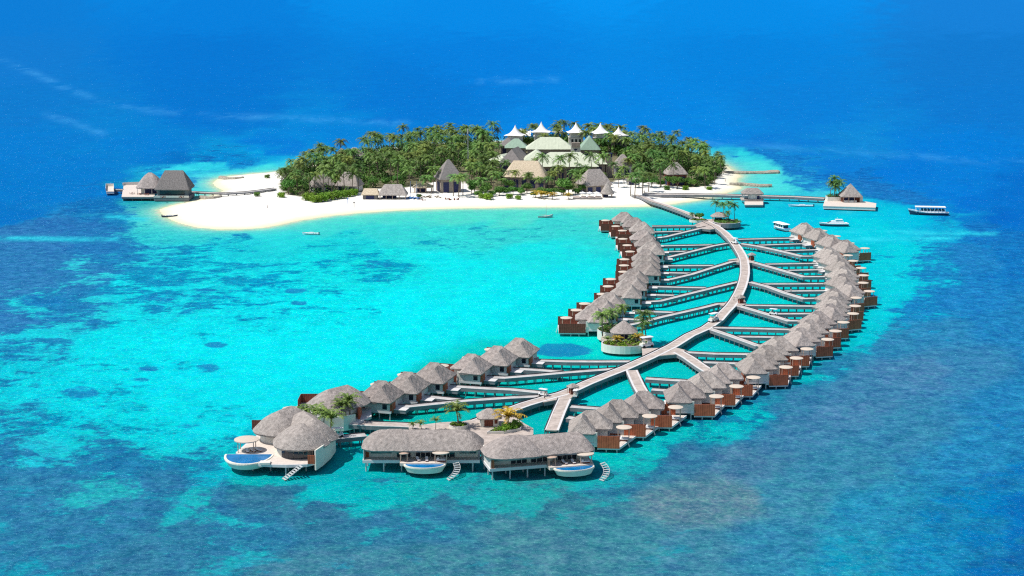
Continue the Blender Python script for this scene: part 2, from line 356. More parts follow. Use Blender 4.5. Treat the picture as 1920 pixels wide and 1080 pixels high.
# seabed samples: place, water colour over sand, water colour over reef, share of reef
SB = """
-200 -60 8 108 215 5 95 200 0|0 -50 5 106 216 5 95 200 0|300 -50 0 112 224 0 95 200 0|700 -50 0 120 232 0 95 200 0|1100 -50 0 126 240 0 95 200 0|1500 -50 2 122 236 0 95 200 0|1900 -50 22 118 226 0 95 200 0|2200 -50 22 112 220 0 95 200 0
0 20 5 104 214 0 0 0 0|400 20 0 106 220 0 0 0 0|900 20 0 116 230 0 0 0 0|1400 20 0 118 230 0 0 0 0|1850 20 18 108 216 0 0 0 0
0 110 14 104 210 0 0 0 0|400 110 0 98 212 0 0 0 0|900 110 0 106 222 0 0 0 0|1400 110 0 110 222 0 0 0 0|1850 110 12 102 208 0 0 0 0
0 200 8 104 208 0 0 0 0|400 200 0 98 210 0 0 0 0|800 180 0 100 214 0 0 0 0|1200 200 0 112 226 0 0 0 0|1500 200 4 108 218 0 0 0 0|1850 200 8 102 210 0 0 0 0
50 280 2 106 212 0 0 0 0|300 280 0 108 214 0 0 0 0|520 275 0 106 218 0 0 0 0|1450 270 6 104 216 0 0 0 0|1800 280 0 106 220 0 0 0 0|1100 220 0 112 228 0 0 0 0|1280 250 0 112 228 0 0 0 0|1370 262 2 110 224 0 0 0 0|1330 268 0 112 224 0 0 0 0|1440 282 6 108 216 0 0 0 0|640 262 0 112 218 0 0 0 0|560 280 0 120 220 0 0 0 0
50 350 0 104 208 0 0 0 0|150 330 0 106 210 0 0 0 0|1700 330 0 102 218 0 0 0 0|1900 350 0 92 206 0 0 0 0|-100 420 0 98 202 0 0 0 0|2100 400 0 88 202 0 0 0 0
10 410 0 98 202 0 0 0 0|1900 410 0 88 204 0 0 0 0|160 360 0 104 208 20 100 200 0.3|1820 380 0 96 212 0 0 0 0|1760 360 0 104 218 0 0 0 0
480 312 60 222 228 20 120 205 0.0|425 318 44 205 230 10 130 215 0.1|385 330 55 220 235 20 130 215 0.05|410 343 90 230 235 20 150 215 0|350 338 20 160 225 15 110 205 0.5|330 300 0 98 200 0 0 0 0|440 298 0 125 215 10 90 190 0.4|400 305 0 130 215 10 90 190 0.5|500 295 0 150 225 0 0 0 0|520 300 30 190 230 0 0 0 0
368 356 60 215 230 0 130 190 0|300 374 0 160 175 0 120 170 0.2|265 390 20 170 195 10 120 185 0.35|225 400 20 140 200 20 105 190 0.7|180 385 15 112 198 10 95 190 0.6|120 420 40 130 205 35 100 190 0.8|60 440 50 130 205 40 105 190 0.9
1400 296 40 210 225 20 110 210 0.15|1430 320 66 226 226 30 160 210 0.0|1480 345 66 222 226 30 140 205 0.12|1450 335 80 228 226 0 0 0 0|1530 350 40 180 220 25 115 208 0.6|1500 325 30 150 215 18 106 206 0.8|1470 305 20 130 215 14 106 210 0.8|1600 335 10 108 214 10 98 206 0.8|1640 355 15 120 212 22 100 200 0.8|1720 365 15 112 212 22 100 200 0.7|1560 372 60 200 225 20 140 205 0.1|1376 292 30 170 220 10 100 210 0.3|1345 287 40 190 222 0 0 0 0|1560 310 6 106 216 0 0 0 0
1440 400 0 188 222 0 0 0 0|1400 398 0 198 222 0 0 0 0|1520 400 0 186 226 0 0 0 0|1650 395 0 190 226 0 0 0 0|1500 410 0 196 228 0 0 0 0|1690 415 0 188 226 0 120 200 0.05|1800 405 12 150 215 10 110 205 0.4|1780 430 10 165 220 20 115 200 0.4|1850 415 6 110 206 0 0 0 0|1870 440 8 105 205 15 100 200 0.7|1600 420 0 206 228 10 130 205 0.05
500 440 30 215 220 0 150 195 0.1|350 438 40 205 212 15 140 195 0.3|285 410 50 200 205 15 140 190 0.3|310 425 50 205 210 15 140 190 0.3|450 452 20 205 220 0 140 195 0.35|600 420 60 218 212 0 0 0 0|700 412 72 222 208 0 0 0 0.02|850 408 80 222 205 0 0 0 0.05|1000 404 80 222 205 0 0 0 0.05|1150 402 78 218 205 0 0 0 0|620 455 20 210 218 0 150 200 0.3|720 430 50 215 212 0 150 195 0.15|850 450 45 218 215 5 150 195 0.35|960 440 50 215 212 20 150 190 0.3|1060 420 55 215 210 20 160 190 0.25
700 490 15 222 224 0 150 200 0.45|620 510 10 225 230 0 145 200 0.4|850 520 8 232 236 0 160 205 0.12|1000 480 20 228 228 0 180 210 0.1|1060 540 2 234 240 0 0 0 0|900 580 0 236 242 0 170 210 0.05|1000 610 0 232 236 0 0 0 0|750 600 0 236 244 0 165 210 0.08|600 580 0 232 240 0 140 200 0.3|500 560 5 220 235 0 135 200 0.42
30 480 60 150 205 40 110 190 0.95|60 540 50 190 215 42 112 190 0.85|150 520 45 200 220 35 112 190 0.62|230 480 40 200 220 25 112 190 0.65|160 455 40 170 212 30 105 190 0.8|330 470 30 208 222 15 130 195 0.5|300 550 15 215 230 10 130 195 0.5|400 500 15 215 228 5 140 198 0.5|20 600 40 185 215 40 110 190 0.75|100 590 30 205 222 25 115 190 0.55|50 640 20 205 225 20 120 190 0.5|200 640 0 222 235 0 140 195 0.25|350 640 0 228 240 0 150 200 0.22|500 680 0 232 242 0 150 200 0.12|650 660 0 236 244 0 0 0 0.02
30 700 5 205 225 15 120 185 0.45|100 720 0 212 230 0 130 190 0.32|200 760 0 212 230 0 135 190 0.35|330 720 0 222 238 0 145 195 0.22|450 720 0 225 238 0 150 200 0.12|30 780 10 200 220 20 115 180 0.5|120 800 0 208 225 0 130 185 0.35|300 800 0 208 224 0 135 185 0.35|380 780 0 218 232 0 140 190 0.2|420 850 0 195 210 10 120 170 0.45|60 850 25 190 215 30 110 175 0.6|200 860 10 195 210 25 110 175 0.6|330 850 10 195 210 20 115 175 0.5
60 920 30 160 190 42 108 168 0.85|180 930 35 185 190 42 108 168 0.62|300 910 25 165 185 42 106 165 0.85|400 940 20 185 188 42 106 162 0.62|520 920 25 170 180 50 105 150 0.85|600 960 30 175 180 48 104 150 0.8|640 920 0 195 195 30 110 160 0.4|720 920 0 190 188 32 110 155 0.4|860 930 25 175 175 45 110 150 0.55|780 990 35 175 180 45 108 158 0.78|500 1000 25 182 190 40 108 162 0.72|350 1020 30 175 185 45 108 160 0.75|120 1010 30 165 185 42 108 165 0.8|0 1060 20 160 185 40 108 165 0.75|250 1070 30 155 180 48 108 158 0.9|600 1070 40 150 175 62 118 155 0.85|800 1060 45 150 170 62 120 152 0.85
1000 920 30 175 170 50 118 145 0.5|1060 960 30 165 165 55 118 148 0.65|1000 1020 45 150 165 66 122 152 0.85|1120 900 20 180 180 40 110 155 0.6|1200 900 25 175 180 45 112 155 0.7|1150 1000 50 148 165 62 126 156 0.9|1280 950 74 146 166 84 130 156 0.9|1380 930 70 142 168 82 130 158 0.92|1300 1040 40 150 178 56 124 164 0.85|1450 1020 28 138 176 44 124 175 0.8|1420 870 40 135 175 62 116 165 0.95|1300 850 25 140 175 45 108 160 0.9|1500 940 25 138 182 40 120 178 0.8|1600 1050 8 136 186 20 125 190 0.7|1650 960 8 132 188 18 118 190 0.75|1750 1040 4 118 182 5 112 195 0.6|1800 960 0 116 192 5 104 186 0.5|1880 1060 0 92 184 0 86 178 0.3|1900 960 0 96 188 0 90 184 0.3|2050 1000 0 95 205 0 90 195 0
500 890 0 185 180 20 125 155 0.4|650 880 0 180 182 0 130 160 0.2|800 905 10 185 180 25 130 155 0.45|950 895 5 180 175 25 130 150 0.45|1130 855 0 190 190 10 130 165 0.3|1220 835 0 192 195 5 125 165 0.3|1200 865 10 185 188 30 112 160 0.5|1330 800 0 188 192 5 120 165 0.4|1400 770 0 185 195 10 115 170 0.5|1480 700 0 190 200 5 120 175 0.3|1460 730 0 185 198 15 112 175 0.55|1560 650 0 190 205 5 120 185 0.2|1570 690 10 180 205 20 108 180 0.6|1620 620 0 195 212 5 125 190 0.2|1640 590 0 205 222 0 130 200 0.15|1670 540 0 205 225 5 130 205 0.2|1670 480 0 208 226 5 130 200 0.2|1740 500 10 185 220 20 120 200 0.6|1720 560 5 185 218 18 118 200 0.6
1500 800 30 130 180 42 108 178 0.97|1600 780 35 130 185 48 110 182 0.97|1520 750 20 145 190 34 105 176 0.93|1620 720 20 145 195 40 106 180 0.93|1720 700 30 130 195 50 110 185 0.97|1680 640 10 160 205 26 110 188 0.8|1760 620 15 140 205 26 112 195 0.92|1820 560 15 135 205 24 112 200 0.92|1900 600 5 110 205 12 102 198 0.9|1830 480 18 140 208 26 112 200 0.85|1900 500 5 106 204 12 100 198 0.9|1820 700 15 125 200 34 108 188 0.95|1900 760 5 115 205 16 106 195 0.9|1700 820 15 130 195 34 112 182 0.93|1800 850 5 125 205 16 110 195 0.85|1600 880 15 135 190 34 114 178 0.93|1900 880 0 104 192 5 98 188 0.6|2050 700 0 100 205 0 95 200 0.5
1300 470 0 205 205 0 0 0 0|1290 520 0 212 216 0 0 0 0|1300 600 0 214 218 0 0 0 0|1440 490 0 208 212 0 0 0 0|1450 540 0 208 208 0 0 0 0|1400 640 0 205 205 0 0 0 0|1240 600 0 214 220 0 0 0 0|1290 700 0 198 196 0 0 0 0|1000 780 0 188 186 0 0 0 0|1120 745 0 205 208 0 0 0 0|750 780 0 182 172 0 0 0 0|850 735 0 192 182 0 0 0 0|950 700 0 196 190 0 0 0 0|1280 420 0 205 215 0 0 0 0|1420 425 0 205 225 0 0 0 0|1250 400 50 205 205 0 0 0 0|1340 395 0 192 222 0 0 0 0|1080 640 0 225 215 0 0 0 0|1100 690 0 205 200 0 0 0 0|650 830 0 190 192 0 0 0 0|380 880 0 190 205 25 112 170 0.6
"""
sb = []
for rec in SB.replace("\n", "|").split("|"):
    q = rec.split()
    if len(q) == 9:
        q = [float(a) for a in q]
        if q[5] + q[6] + q[7] == 0: q[5:8] = [q[2] * 0.6, q[3] * 0.75, q[4] * 0.86]
        for k in (2, 5):      # the photograph's blues lean a little towards green
            dd = max(0, q[k + 2] - q[k + 1]); q[k + 1] += 0.17 * dd; q[k + 2] -= 0.05 * dd
        if q[1] > 870 and q[0] < 1250:
            q[8] = max(0, q[8] - 0.07); q[5] -= 4; q[7] += 4; q[6] += 4; q[3] -= 8
        if q[0] > 1450 and q[1] > 580: q[5] += 14; q[6] += 8; q[7] -= 4
        sb.append(q)
sb = np.array(sb)
ALB = 0.70      # how much of a displayed value is the surface's own colour under this light
GRASS = [(1055,657,58,13,0.95),(555,545,26,7,0.7),(405,646,26,6,0.75),(388,690,30,10,0.6),(560,568,18,6,0.7),(565,621,18,4,0.6),(280,691,26,6,0.7),
 (150,735,46,14,0.65),(452,441,20,7,0.6),(700,495,40,9,0.5),(240,755,30,8,0.5),(350,797,30,8,0.55),(262,712,26,6,0.5),(640,596,18,3,0.45),(380,545,30,7,0.6),(520,510,30,6,0.4),
 (300,560,40,9,0.5),(80,565,60,14,0.6),(660,702,12,4,0.5),(600,697,10,4,0.4),(1140,640,22,3,0.35),(720,498,16,5,0.6),(670,470,34,5,0.4),(885,428,30,5,0.35),(960,432,26,4,0.35),(60,745,40,16,0.4)]
FOAM = [[(0,113),(60,135),(120,165),(190,190),(270,206),(400,217),(550,222),(760,231)],[(90,216),(130,228),(190,250)],
 [(1240,262),(1320,267),(1400,271),(1480,277),(1560,283),(1700,292),(1920,307)],[(1040,150),(900,152)]]
WAKE = [[(-60,446),(60,447),(130,449),(215,447)],[(205,405),(270,412)],[(1560,433),(1700,436),(1860,438)],[(1500,452),(1600,449),(1800,446)]]

def seg_dist(PX, PY, line, ky):
    d = np.full(PX.shape, 1e9)
    for (ax, ay), (bx, by) in zip(line[:-1], line[1:]):
        ex, ey = bx - ax, (by - ay) * ky
        t = np.clip(((PX - ax) * ex + (PY - ay) * ky * ey) / (ex * ex + ey * ey), 0, 1)
        d = np.minimum(d, np.hypot(PX - ax - t * ex, (PY - ay) * ky - t * ey))
    return d

def build_sea():
    # rows of vertices get wider apart with distance
    rows = [-59.2, -58.2, -57, -55, -52, -48, -44, -40, -35] + list(np.arange(-30, 1100, 4.0)) + [1110, 1130, 1160, 1200, 1260, 1350, 1500, 1800, 2400, 3600]
    cols = [-2600, -1600, -1000, -700, -520, -400, -320, -260, -210, -170, -130, -100, -75, -50, -30, -15] + list(np.arange(0, 1921, 6.0)) + \
           [1935, 1950, 1970, 1995, 2020, 2050, 2090, 2130, 2180, 2240, 2320, 2440, 2620, 2920, 3520, 4520]
    R, C = len(rows), len(cols)
    PX, PY = np.meshgrid(np.array(cols, float), np.array(rows, float))
    u = (PX - CXP) / FPX; v = (CYP - PY) / FPX
    dy = cp + v * sp; dz = -sp + v * cp
    t = -CAM_H / dz
    X, Y = u * t, dy * t
    co = np.stack([X.ravel(), Y.ravel(), np.zeros(X.size)], 1)
    # blend the samples
    base = np.zeros((X.size, 3)); reef = np.zeros((X.size, 3)); cov = np.zeros(X.size); wsum = np.zeros(X.size)
    px, py = PX.ravel().clip(-300, 2200), PY.ravel().clip(-60, 1250)
    rw = np.random.RandomState(8); wx = np.zeros(X.size); wy = np.zeros(X.size)
    for o_ in range(34):      # a fractal wobble, fixed in the world, keeps the depth contours ragged
        wl_ = 150 / 1.16 ** o_; th = rw.uniform(0, 6.28); ph = rw.uniform(0, 6.28, 2)
        ar = (X.ravel() * math.cos(th) + Y.ravel() * math.sin(th)) * 2 * math.pi / wl_
        fade = np.clip(wl_ * 3000 / np.maximum(Y.ravel(), 300) / 14, 0, 1)
        wx += np.sin(ar + ph[0]) * wl_ ** 0.62 * fade; wy += np.sin(ar + ph[1]) * wl_ ** 0.62 * fade
    sx_, sy_ = px + wx * 0.55, py + wy * 0.16
    sl = lambda a: np.where(a <= 0.04045, a / 12.92, ((a + 0.055) / 1.055) ** 2.4)
    for q in sb:
        ky = 2.6 if 230 < q[1] < 500 else 1.9
        d2 = (sx_ - q[0]) ** 2 + ((sy_ - q[1]) * ky) ** 2
        w = 1.0 / (d2 + 220.0) ** 2.6
        base += w[:, None] * q[None, 2:5]; reef += w[:, None] * q[None, 5:8]; cov += w * q[8]; wsum += w
    base = sl(base / wsum[:, None] / 255); reef = sl(reef / wsum[:, None] / 255); cov /= wsum
    # water shoals towards the beach: pale green then sand coloured
    sdv = np.full(X.size, -1e4)
    sel = (X.ravel() > -420) & (X.ravel() < 420) & (Y.ravel() > 500) & (Y.ravel() < 1600)
    sdv[sel] = poly_sd(X.ravel()[sel], Y.ravel()[sel], COASTW)
    pale = sl(np.array([120, 226, 205]) / 255.0); wet = sl(np.array([226, 228, 190]) / 255.0)
    k1 = np.exp(np.minimum(sdv, 0) / 11.0)[:, None] * 0.85; k2 = np.exp(np.minimum(sdv, 0) / 3.0)[:, None]
    base = base * (1 - k1) + pale * k1; base = base * (1 - k2) + wet * k2
    cov *= 1 - np.exp(np.minimum(sdv, 0) / 9.0)
    # sea grass beds and a few isolated coral heads
    grass = np.zeros(X.size)
    for gx, gy, gw, gh, ga in GRASS:
        d = np.sqrt(((px - gx) / gw) ** 2 + ((py - gy) / gh) ** 2)
        grass = np.maximum(grass, ga * np.clip((1.35 - d) / 0.7, 0, 1))
    foam = np.zeros(X.size); wake = np.zeros(X.size)
    for ln in FOAM: foam = np.maximum(foam, np.exp(-(seg_dist(px, py, ln, 1.6) / 9.0) ** 2))
    for ln in WAKE: wake = np.maximum(wake, np.exp(-(seg_dist(px, py, ln, 2.5) / 10.0) ** 2))
    fc = []
    for r in range(R - 1):
        a = np.arange(C - 1) + r * C
        fc.append(np.stack([a + C, a + C + 1, a + 1, a], 1))
    fc = np.concatenate(fc)
    me = bpy.data.meshes.new("sea")
    me.vertices.add(len(co)); me.vertices.foreach_set("co", co.ravel())
    me.loops.add(fc.size); me.loops.foreach_set("vertex_index", fc.ravel())
    me.polygons.add(len(fc)); me.polygons.foreach_set("loop_start", np.arange(0, fc.size, 4)); me.polygons.foreach_set("loop_total", np.full(len(fc), 4))
    me.update()
    one = np.ones((X.size, 1))
    for nm, arr in (("over_sand", base), ("over_reef", reef)):
        a = me.color_attributes.new(nm, 'FLOAT_COLOR', 'POINT'); a.data.foreach_set("color", np.concatenate([arr * ALB, one], 1).ravel())
    for nm, arr in (("reef_share", cov), ("grass_bed", grass), ("foam_line", foam), ("wake_line", wake)):
        a = me.attributes.new(nm, 'FLOAT', 'POINT'); a.data.foreach_set("value", arr)
    o = bpy.data.objects.new("sea", me); COL.objects.link(o); o["kind"] = "structure"
    o["label"] = "turquoise lagoon and deep blue sea"
    m = bpy.data.materials.new("sea_water"); m.use_nodes = True; nt = m.node_tree; n, l = nt.nodes, nt.links
    n.clear()
    out = n.new("ShaderNodeOutputMaterial"); mixs = n.new("ShaderNodeMixShader"); dif = n.new("ShaderNodeBsdfDiffuse"); gl = n.new("ShaderNodeBsdfGlossy")
    geo = n.new("ShaderNodeNewGeometry")
    def at(nm, col=False):
        a = n.new("ShaderNodeAttribute"); a.attribute_name = nm
        return a.outputs["Color"] if col else a.outputs["Fac"]
    def noise(scale, detail=5, rough=0.6, dist=0.0, sc=(1, 1, 1), off=0.0):
        mp = n.new("ShaderNodeMapping"); mp.inputs["Scale"].default_value = sc; mp.inputs["Location"].default_value = (off, off, 0)
        l.new(geo.outputs["Position"], mp.inputs[0])
        t = n.new("ShaderNodeTexNoise"); t.inputs["Scale"].default_value = scale; t.inputs["Detail"].default_value = detail
        t.inputs["Roughness"].default_value = rough; t.inputs["Distortion"].default_value = dist
        l.new(mp.outputs[0], t.inputs["Vector"]); return t.outputs["Fac"]
    def math_(op, a, b=None, clamp=False):
        x = n.new("ShaderNodeMath"); x.operation = op; x.use_clamp = clamp
        for i, q in enumerate((a, b)):
            if q is None: continue
            if isinstance(q, (int, float)): x.inputs[i].default_value = q
            else: l.new(q, x.inputs[i])
        return x.outputs[0]
    def mixc(f, a, b, mode='MIX'):
        x = n.new("ShaderNodeMix"); x.data_type = 'RGBA'; x.blend_type = mode
        for i, q in ((0, f), (6, a), (7, b)):
            if isinstance(q, (int, float)): x.inputs[i].default_value = q
            elif isinstance(q, tuple): x.inputs[i].default_value = q
            else: l.new(q, x.inputs[i])
        return x.outputs[2]
    def ramp(v, a, b, c=0.0, d=1.0):
        r = n.new("ShaderNodeMapRange"); l.new(v, r.inputs[0]); r.interpolation_type = 'SMOOTHSTEP'
        r.inputs[1].default_value = a; r.inputs[2].default_value = b; r.inputs[3].default_value = c; r.inputs[4].default_value = d
        return r.outputs[0]
    # reef patches: big shapes broken up by finer ones
    big = noise(0.060, 10, 0.70, 0.5, (0.75, 0.75, 1))
    fine = noise(0.30, 7, 0.72, 0.2, (0.7, 0.8, 1), 40)
    pat = math_('ADD', math_('MULTIPLY', big, 0.66), math_('MULTIPLY', fine, 0.34))
    thr = math_('SUBTRACT', 0.655, math_('MULTIPLY', at("reef_share"), 0.30))
    dlt = math_('SUBTRACT', pat, thr)
    mask = math_('MULTIPLY', ramp(dlt, -0.045, 0.040), ramp(at("reef_share"), 0.0, 0.04))
    gb = math_('ADD', at("grass_bed"), math_('MULTIPLY', math_('SUBTRACT', noise(0.11, 7, 0.7), 0.5), 1.5))
    gmask = math_('MULTIPLY', ramp(gb, 0.42, 0.66), ramp(at("grass_bed"), 0.02, 0.2))
        # soft mottling inside both
    mott = noise(0.06, 6, 0.6, 0.3, (1, 0.6, 1), 90)
    sandc = mixc(1.0, at("over_sand", True), mixc(ramp(mott, 0.3, 0.7), (0.93, 0.95, 0.96, 1), (1.04, 1.03, 1.02, 1)), 'MULTIPLY')
    reefc = mixc(1.0, at("over_reef", True), mixc(ramp(noise(0.20, 9, 0.78, 0.2), 0.34, 0.66), (0.62, 0.74, 0.82, 1), (1.75, 1.34, 1.14, 1)), 'MULTIPLY')
    c = mixc(mask, sandc, reefc)
    c = mixc(math_('MULTIPLY', gmask, 0.80), c, (0.006, 0.135, 0.345, 1))
    c = mixc(1.0, c, mixc(ramp(noise(0.35, 6, 0.75, 0.2, (0.7, 0.8, 1), 140), 0.36, 0.64), (0.82, 1.07, 0.97, 1), (1.15, 0.93, 1.03, 1)), 'MULTIPLY')
    # foam and wake lines
    fl = math_('MULTIPLY', at("foam_line"), ramp(noise(0.05, 8, 0.75, 0.4, (0.4, 0.12, 1)), 0.40, 0.62))
    c = mixc(math_('MULTIPLY', fl, 0.38), c, (0.05, 0.30, 0.62, 1))
    wk = math_('MULTIPLY', at("wake_line"), ramp(noise(0.05, 8, 0.75, 0.4, (0.6, 0.3, 1)), 0.36, 0.56))
    c = mixc(math_('MULTIPLY', wk, 0.8), c, (0.02, 0.52, 0.62, 1))
    # ripples: light and shade of small wave faces painted into the water colour
    rip = noise(1.05, 4, 0.62, 0.3, (0.7, 0.85, 1), 10)
    rip2 = noise(0.22, 5, 0.72, 0.4, (0.7, 0.6, 1), 70)
    rr = math_('ADD', math_('MULTIPLY', rip, 0.55), math_('MULTIPLY', rip2, 0.45))
    ripc = mixc(ramp(rr, 0.37, 0.63), (0.56, 0.71, 0.79, 1), (1.52, 1.25, 1.14, 1))
    ripc = mixc(ramp(at("reef_share"), 0.02, 0.45, 0.42, 1.0), (1, 1, 1, 1), ripc)
    c = mixc(1.0, c, ripc, 'MULTIPLY')
    bp = n.new("ShaderNodeBump"); bp.inputs["Strength"].default_value = 0.55; bp.inputs["Distance"].default_value = 0.5
    l.new(rip, bp.inputs["Height"])
    l.new(c, dif.inputs["Color"]); l.new(bp.outputs[0], dif.inputs["Normal"])
    bp2 = n.new("ShaderNodeBump"); bp2.inputs["Strength"].default_value = 1.0; bp2.inputs["Distance"].default_value = 1.2
    l.new(noise(0.9, 4, 0.6, 0.3), bp2.inputs["Height"])
    gl.inputs["Roughness"].default_value = 0.22; l.new(bp2.outputs[0], gl.inputs["Normal"])
    gl.inputs["Color"].default_value = (0.35, 0.8, 1, 1)
    mixs.inputs[0].default_value = 0.03
    l.new(dif.outputs[0], mixs.inputs[1]); l.new(gl.outputs[0], mixs.inputs[2]); l.new(mixs.outputs[0], out.inputs[0])
    me.materials.append(m)
    return o
build_sea()

# ------------------------------------------------------------------ island ground
FOREST_PX = [(522,352),(528,368),(560,374),(600,374),(660,370),(700,360),(770,356),(820,345),(860,344),(895,364),(1000,363),(1090,360),
 (1150,346),(1190,338),(1230,350),(1290,356),(1335,352),(1354,332),(1360,316),(1352,308),(1335,301.5),(1303,292.5),(1258,282.5),(1200,273.5),(1100,267.5),(1000,265.5),(900,267.5),(800,271.5),(731,280.5),(672,293.5),(613,306.5),(570,316),(535,326)]
FORESTW = np.array([P(x, y)[:2] for x, y in FOREST_PX])
def ground_h(d): return np.where(d < 0, d * 0.25, 1.5 * (1 - np.exp(-np.maximum(d, 0) / 14.0)))
def build_island():
    x0, y0 = COASTW.min(0) - 8; x1, y1 = COASTW.max(0) + 8
    st = 2.5
    xs = np.arange(x0, x1 + st, st); ys = np.arange(y0, y1 + st, st)
    X, Y = np.meshgrid(xs, ys); d = poly_sd(X, Y, COASTW); fo = poly_sd(X, Y, FORESTW)
    rr = np.random.RandomState(3)
    Z = ground_h(d) + np.where(d > 4, rr.uniform(-0.07, 0.07, d.shape), 0)
    keep = d > -6
    C = len(xs); idx = -np.ones(X.size, int); k = keep.ravel(); idx[k] = np.arange(k.sum())
    vs = np.stack([X.ravel()[k], Y.ravel()[k], Z.ravel()[k]], 1)
    fs = []
    for r in range(len(ys) - 1):
        for c in range(C - 1):
            q = (r * C + c, r * C + c + 1, (r + 1) * C + c + 1, (r + 1) * C + c)
            if all(k[i] for i in q): fs.append([int(idx[i]) for i in q])
    me = bpy.data.meshes.new("beach"); me.from_pydata([tuple(v) for v in vs], [], fs)
    me.polygons.foreach_set("use_smooth", [True] * len(fs))
    a = me.attributes.new("forest_floor", 'FLOAT', 'POINT'); a.data.foreach_set("value", fo.ravel()[k])
    a = me.attributes.new("from_shore", 'FLOAT', 'POINT'); a.data.foreach_set("value", d.ravel()[k])
    o = bpy.data.objects.new("beach", me); COL.objects.link(o); o["kind"] = "structure"; o["label"] = "white coral sand island"
    m = bpy.data.materials.new("coral_sand"); m.use_nodes = True; n, l = m.node_tree.nodes, m.node_tree.links
    b = n["Principled BSDF"]; b.inputs["Roughness"].default_value = 0.95; b.inputs["Specular IOR Level"].default_value = 0.1
    tc = n.new("ShaderNodeTexCoord")
    def nz(s, d_=5):
        t = n.new("ShaderNodeTexNoise"); t.inputs["Scale"].default_value = s; t.inputs["Detail"].default_value = d_; t.inputs["Roughness"].default_value = 0.65
        l.new(tc.outputs["Object"], t.inputs["Vector"]); return t.outputs["Fac"]
    def mr(v, a_, b_, c_=0, d_=1):
        r = n.new("ShaderNodeMapRange"); l.new(v, r.inputs[0])
        for i, q in enumerate((a_, b_, c_, d_)): r.inputs[i + 1].default_value = q
        return r.outputs[0]
    def mx(f, a_, b_):
        x = n.new("ShaderNodeMix"); x.data_type = 'RGBA'; l.new(f, x.inputs[0])
        for i, q in ((6, a_), (7, b_)):
            if isinstance(q, tuple): x.inputs[i].default_value = q
            else: l.new(q, x.inputs[i])
        return x.outputs[2]
    fa = n.new("ShaderNodeAttribute"); fa.attribute_name = "forest_floor"
    sh = n.new("ShaderNodeAttribute"); sh.attribute_name = "from_shore"
    dry = mx(mr(nz(0.09, 8), 0.35, 0.7), (0.80, 0.76, 0.67, 1), (0.90, 0.88, 0.83, 1))
    s1 = mx(mr(sh.outputs["Fac"], 0.4, 10.0), (0.70, 0.66, 0.44, 1), dry)
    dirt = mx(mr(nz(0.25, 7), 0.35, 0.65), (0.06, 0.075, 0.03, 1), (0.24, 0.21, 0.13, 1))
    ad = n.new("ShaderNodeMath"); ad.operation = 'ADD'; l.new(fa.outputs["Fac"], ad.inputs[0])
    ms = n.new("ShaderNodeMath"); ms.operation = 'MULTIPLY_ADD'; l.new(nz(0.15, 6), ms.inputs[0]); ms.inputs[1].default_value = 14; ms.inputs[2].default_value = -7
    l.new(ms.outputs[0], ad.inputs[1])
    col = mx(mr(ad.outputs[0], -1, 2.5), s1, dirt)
    l.new(col, b.inputs["Base Color"])
    bp = n.new("ShaderNodeBump"); bp.inputs["Strength"].default_value = 0.4; bp.inputs["Distance"].default_value = 0.3
    l.new(nz(0.7, 5), bp.inputs["Height"]); l.new(bp.outputs[0], b.inputs["Normal"])
    me.materials.append(m)
build_island()
def G(px, py):
    "a point on the island's ground (or the water) seen at a place of the photograph"
    p = P(px, py, 1.3); d = float(poly_sd(np.array([p.x]), np.array([p.y]), COASTW)[0])
    z = float(ground_h(np.array([d]))[()][0]) if d > 0 else 0.0
    p = P(px, py, z); p.z = z
    return p

# ------------------------------------------------------------------ raised walkways
DZ = 2.6      # top of the decks above the water
TREST = {}
def trestle_mesh(w, h):
    key = (round(w, 1), round(h, 1))
    if key not in TREST:
        b = MB()
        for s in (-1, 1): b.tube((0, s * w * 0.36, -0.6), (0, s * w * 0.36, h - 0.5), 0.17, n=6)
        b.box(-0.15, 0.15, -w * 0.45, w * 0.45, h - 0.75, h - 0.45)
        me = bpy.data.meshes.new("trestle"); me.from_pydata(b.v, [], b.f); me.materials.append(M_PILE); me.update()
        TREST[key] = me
    return TREST[key]

def strip(b, pts, o0, o1, z0, z1):
    "a band between two sideways offsets along a polyline"
    n = len(pts); L = []; R = []
    for i, p in enumerate(pts):
        d0 = (pts[i] - pts[i - 1]).normalized() if i > 0 else (pts[1] - pts[0]).normalized()
        d1 = (pts[i + 1] - pts[i]).normalized() if i < n - 1 else d0
        t = (d0 + d1).normalized(); nx, ny = -t.y, t.x
        k = 1 / max(0.5, t.dot(d1))
        L.append((p.x + nx * o0 * k, p.y + ny * o0 * k)); R.append((p.x + nx * o1 * k, p.y + ny * o1 * k))
    vs = [(x, y, z) for z in (z0, z1) for side in (L, R) for x, y in side]
    fs = []
    for i in range(n - 1):
        fs += [(i, i + 1, n + i + 1, n + i), (2 * n + i, 3 * n + i, 3 * n + i + 1, 2 * n + i + 1),
               (i, 2 * n + i, 2 * n + i + 1, i + 1), (n + i, n + i + 1, 3 * n + i + 1, 3 * n + i)]
    fs += [(0, n, 3 * n, 2 * n), (n - 1, 3 * n - 1, 4 * n - 1, 2 * n - 1)]
    b.add(vs, fs)

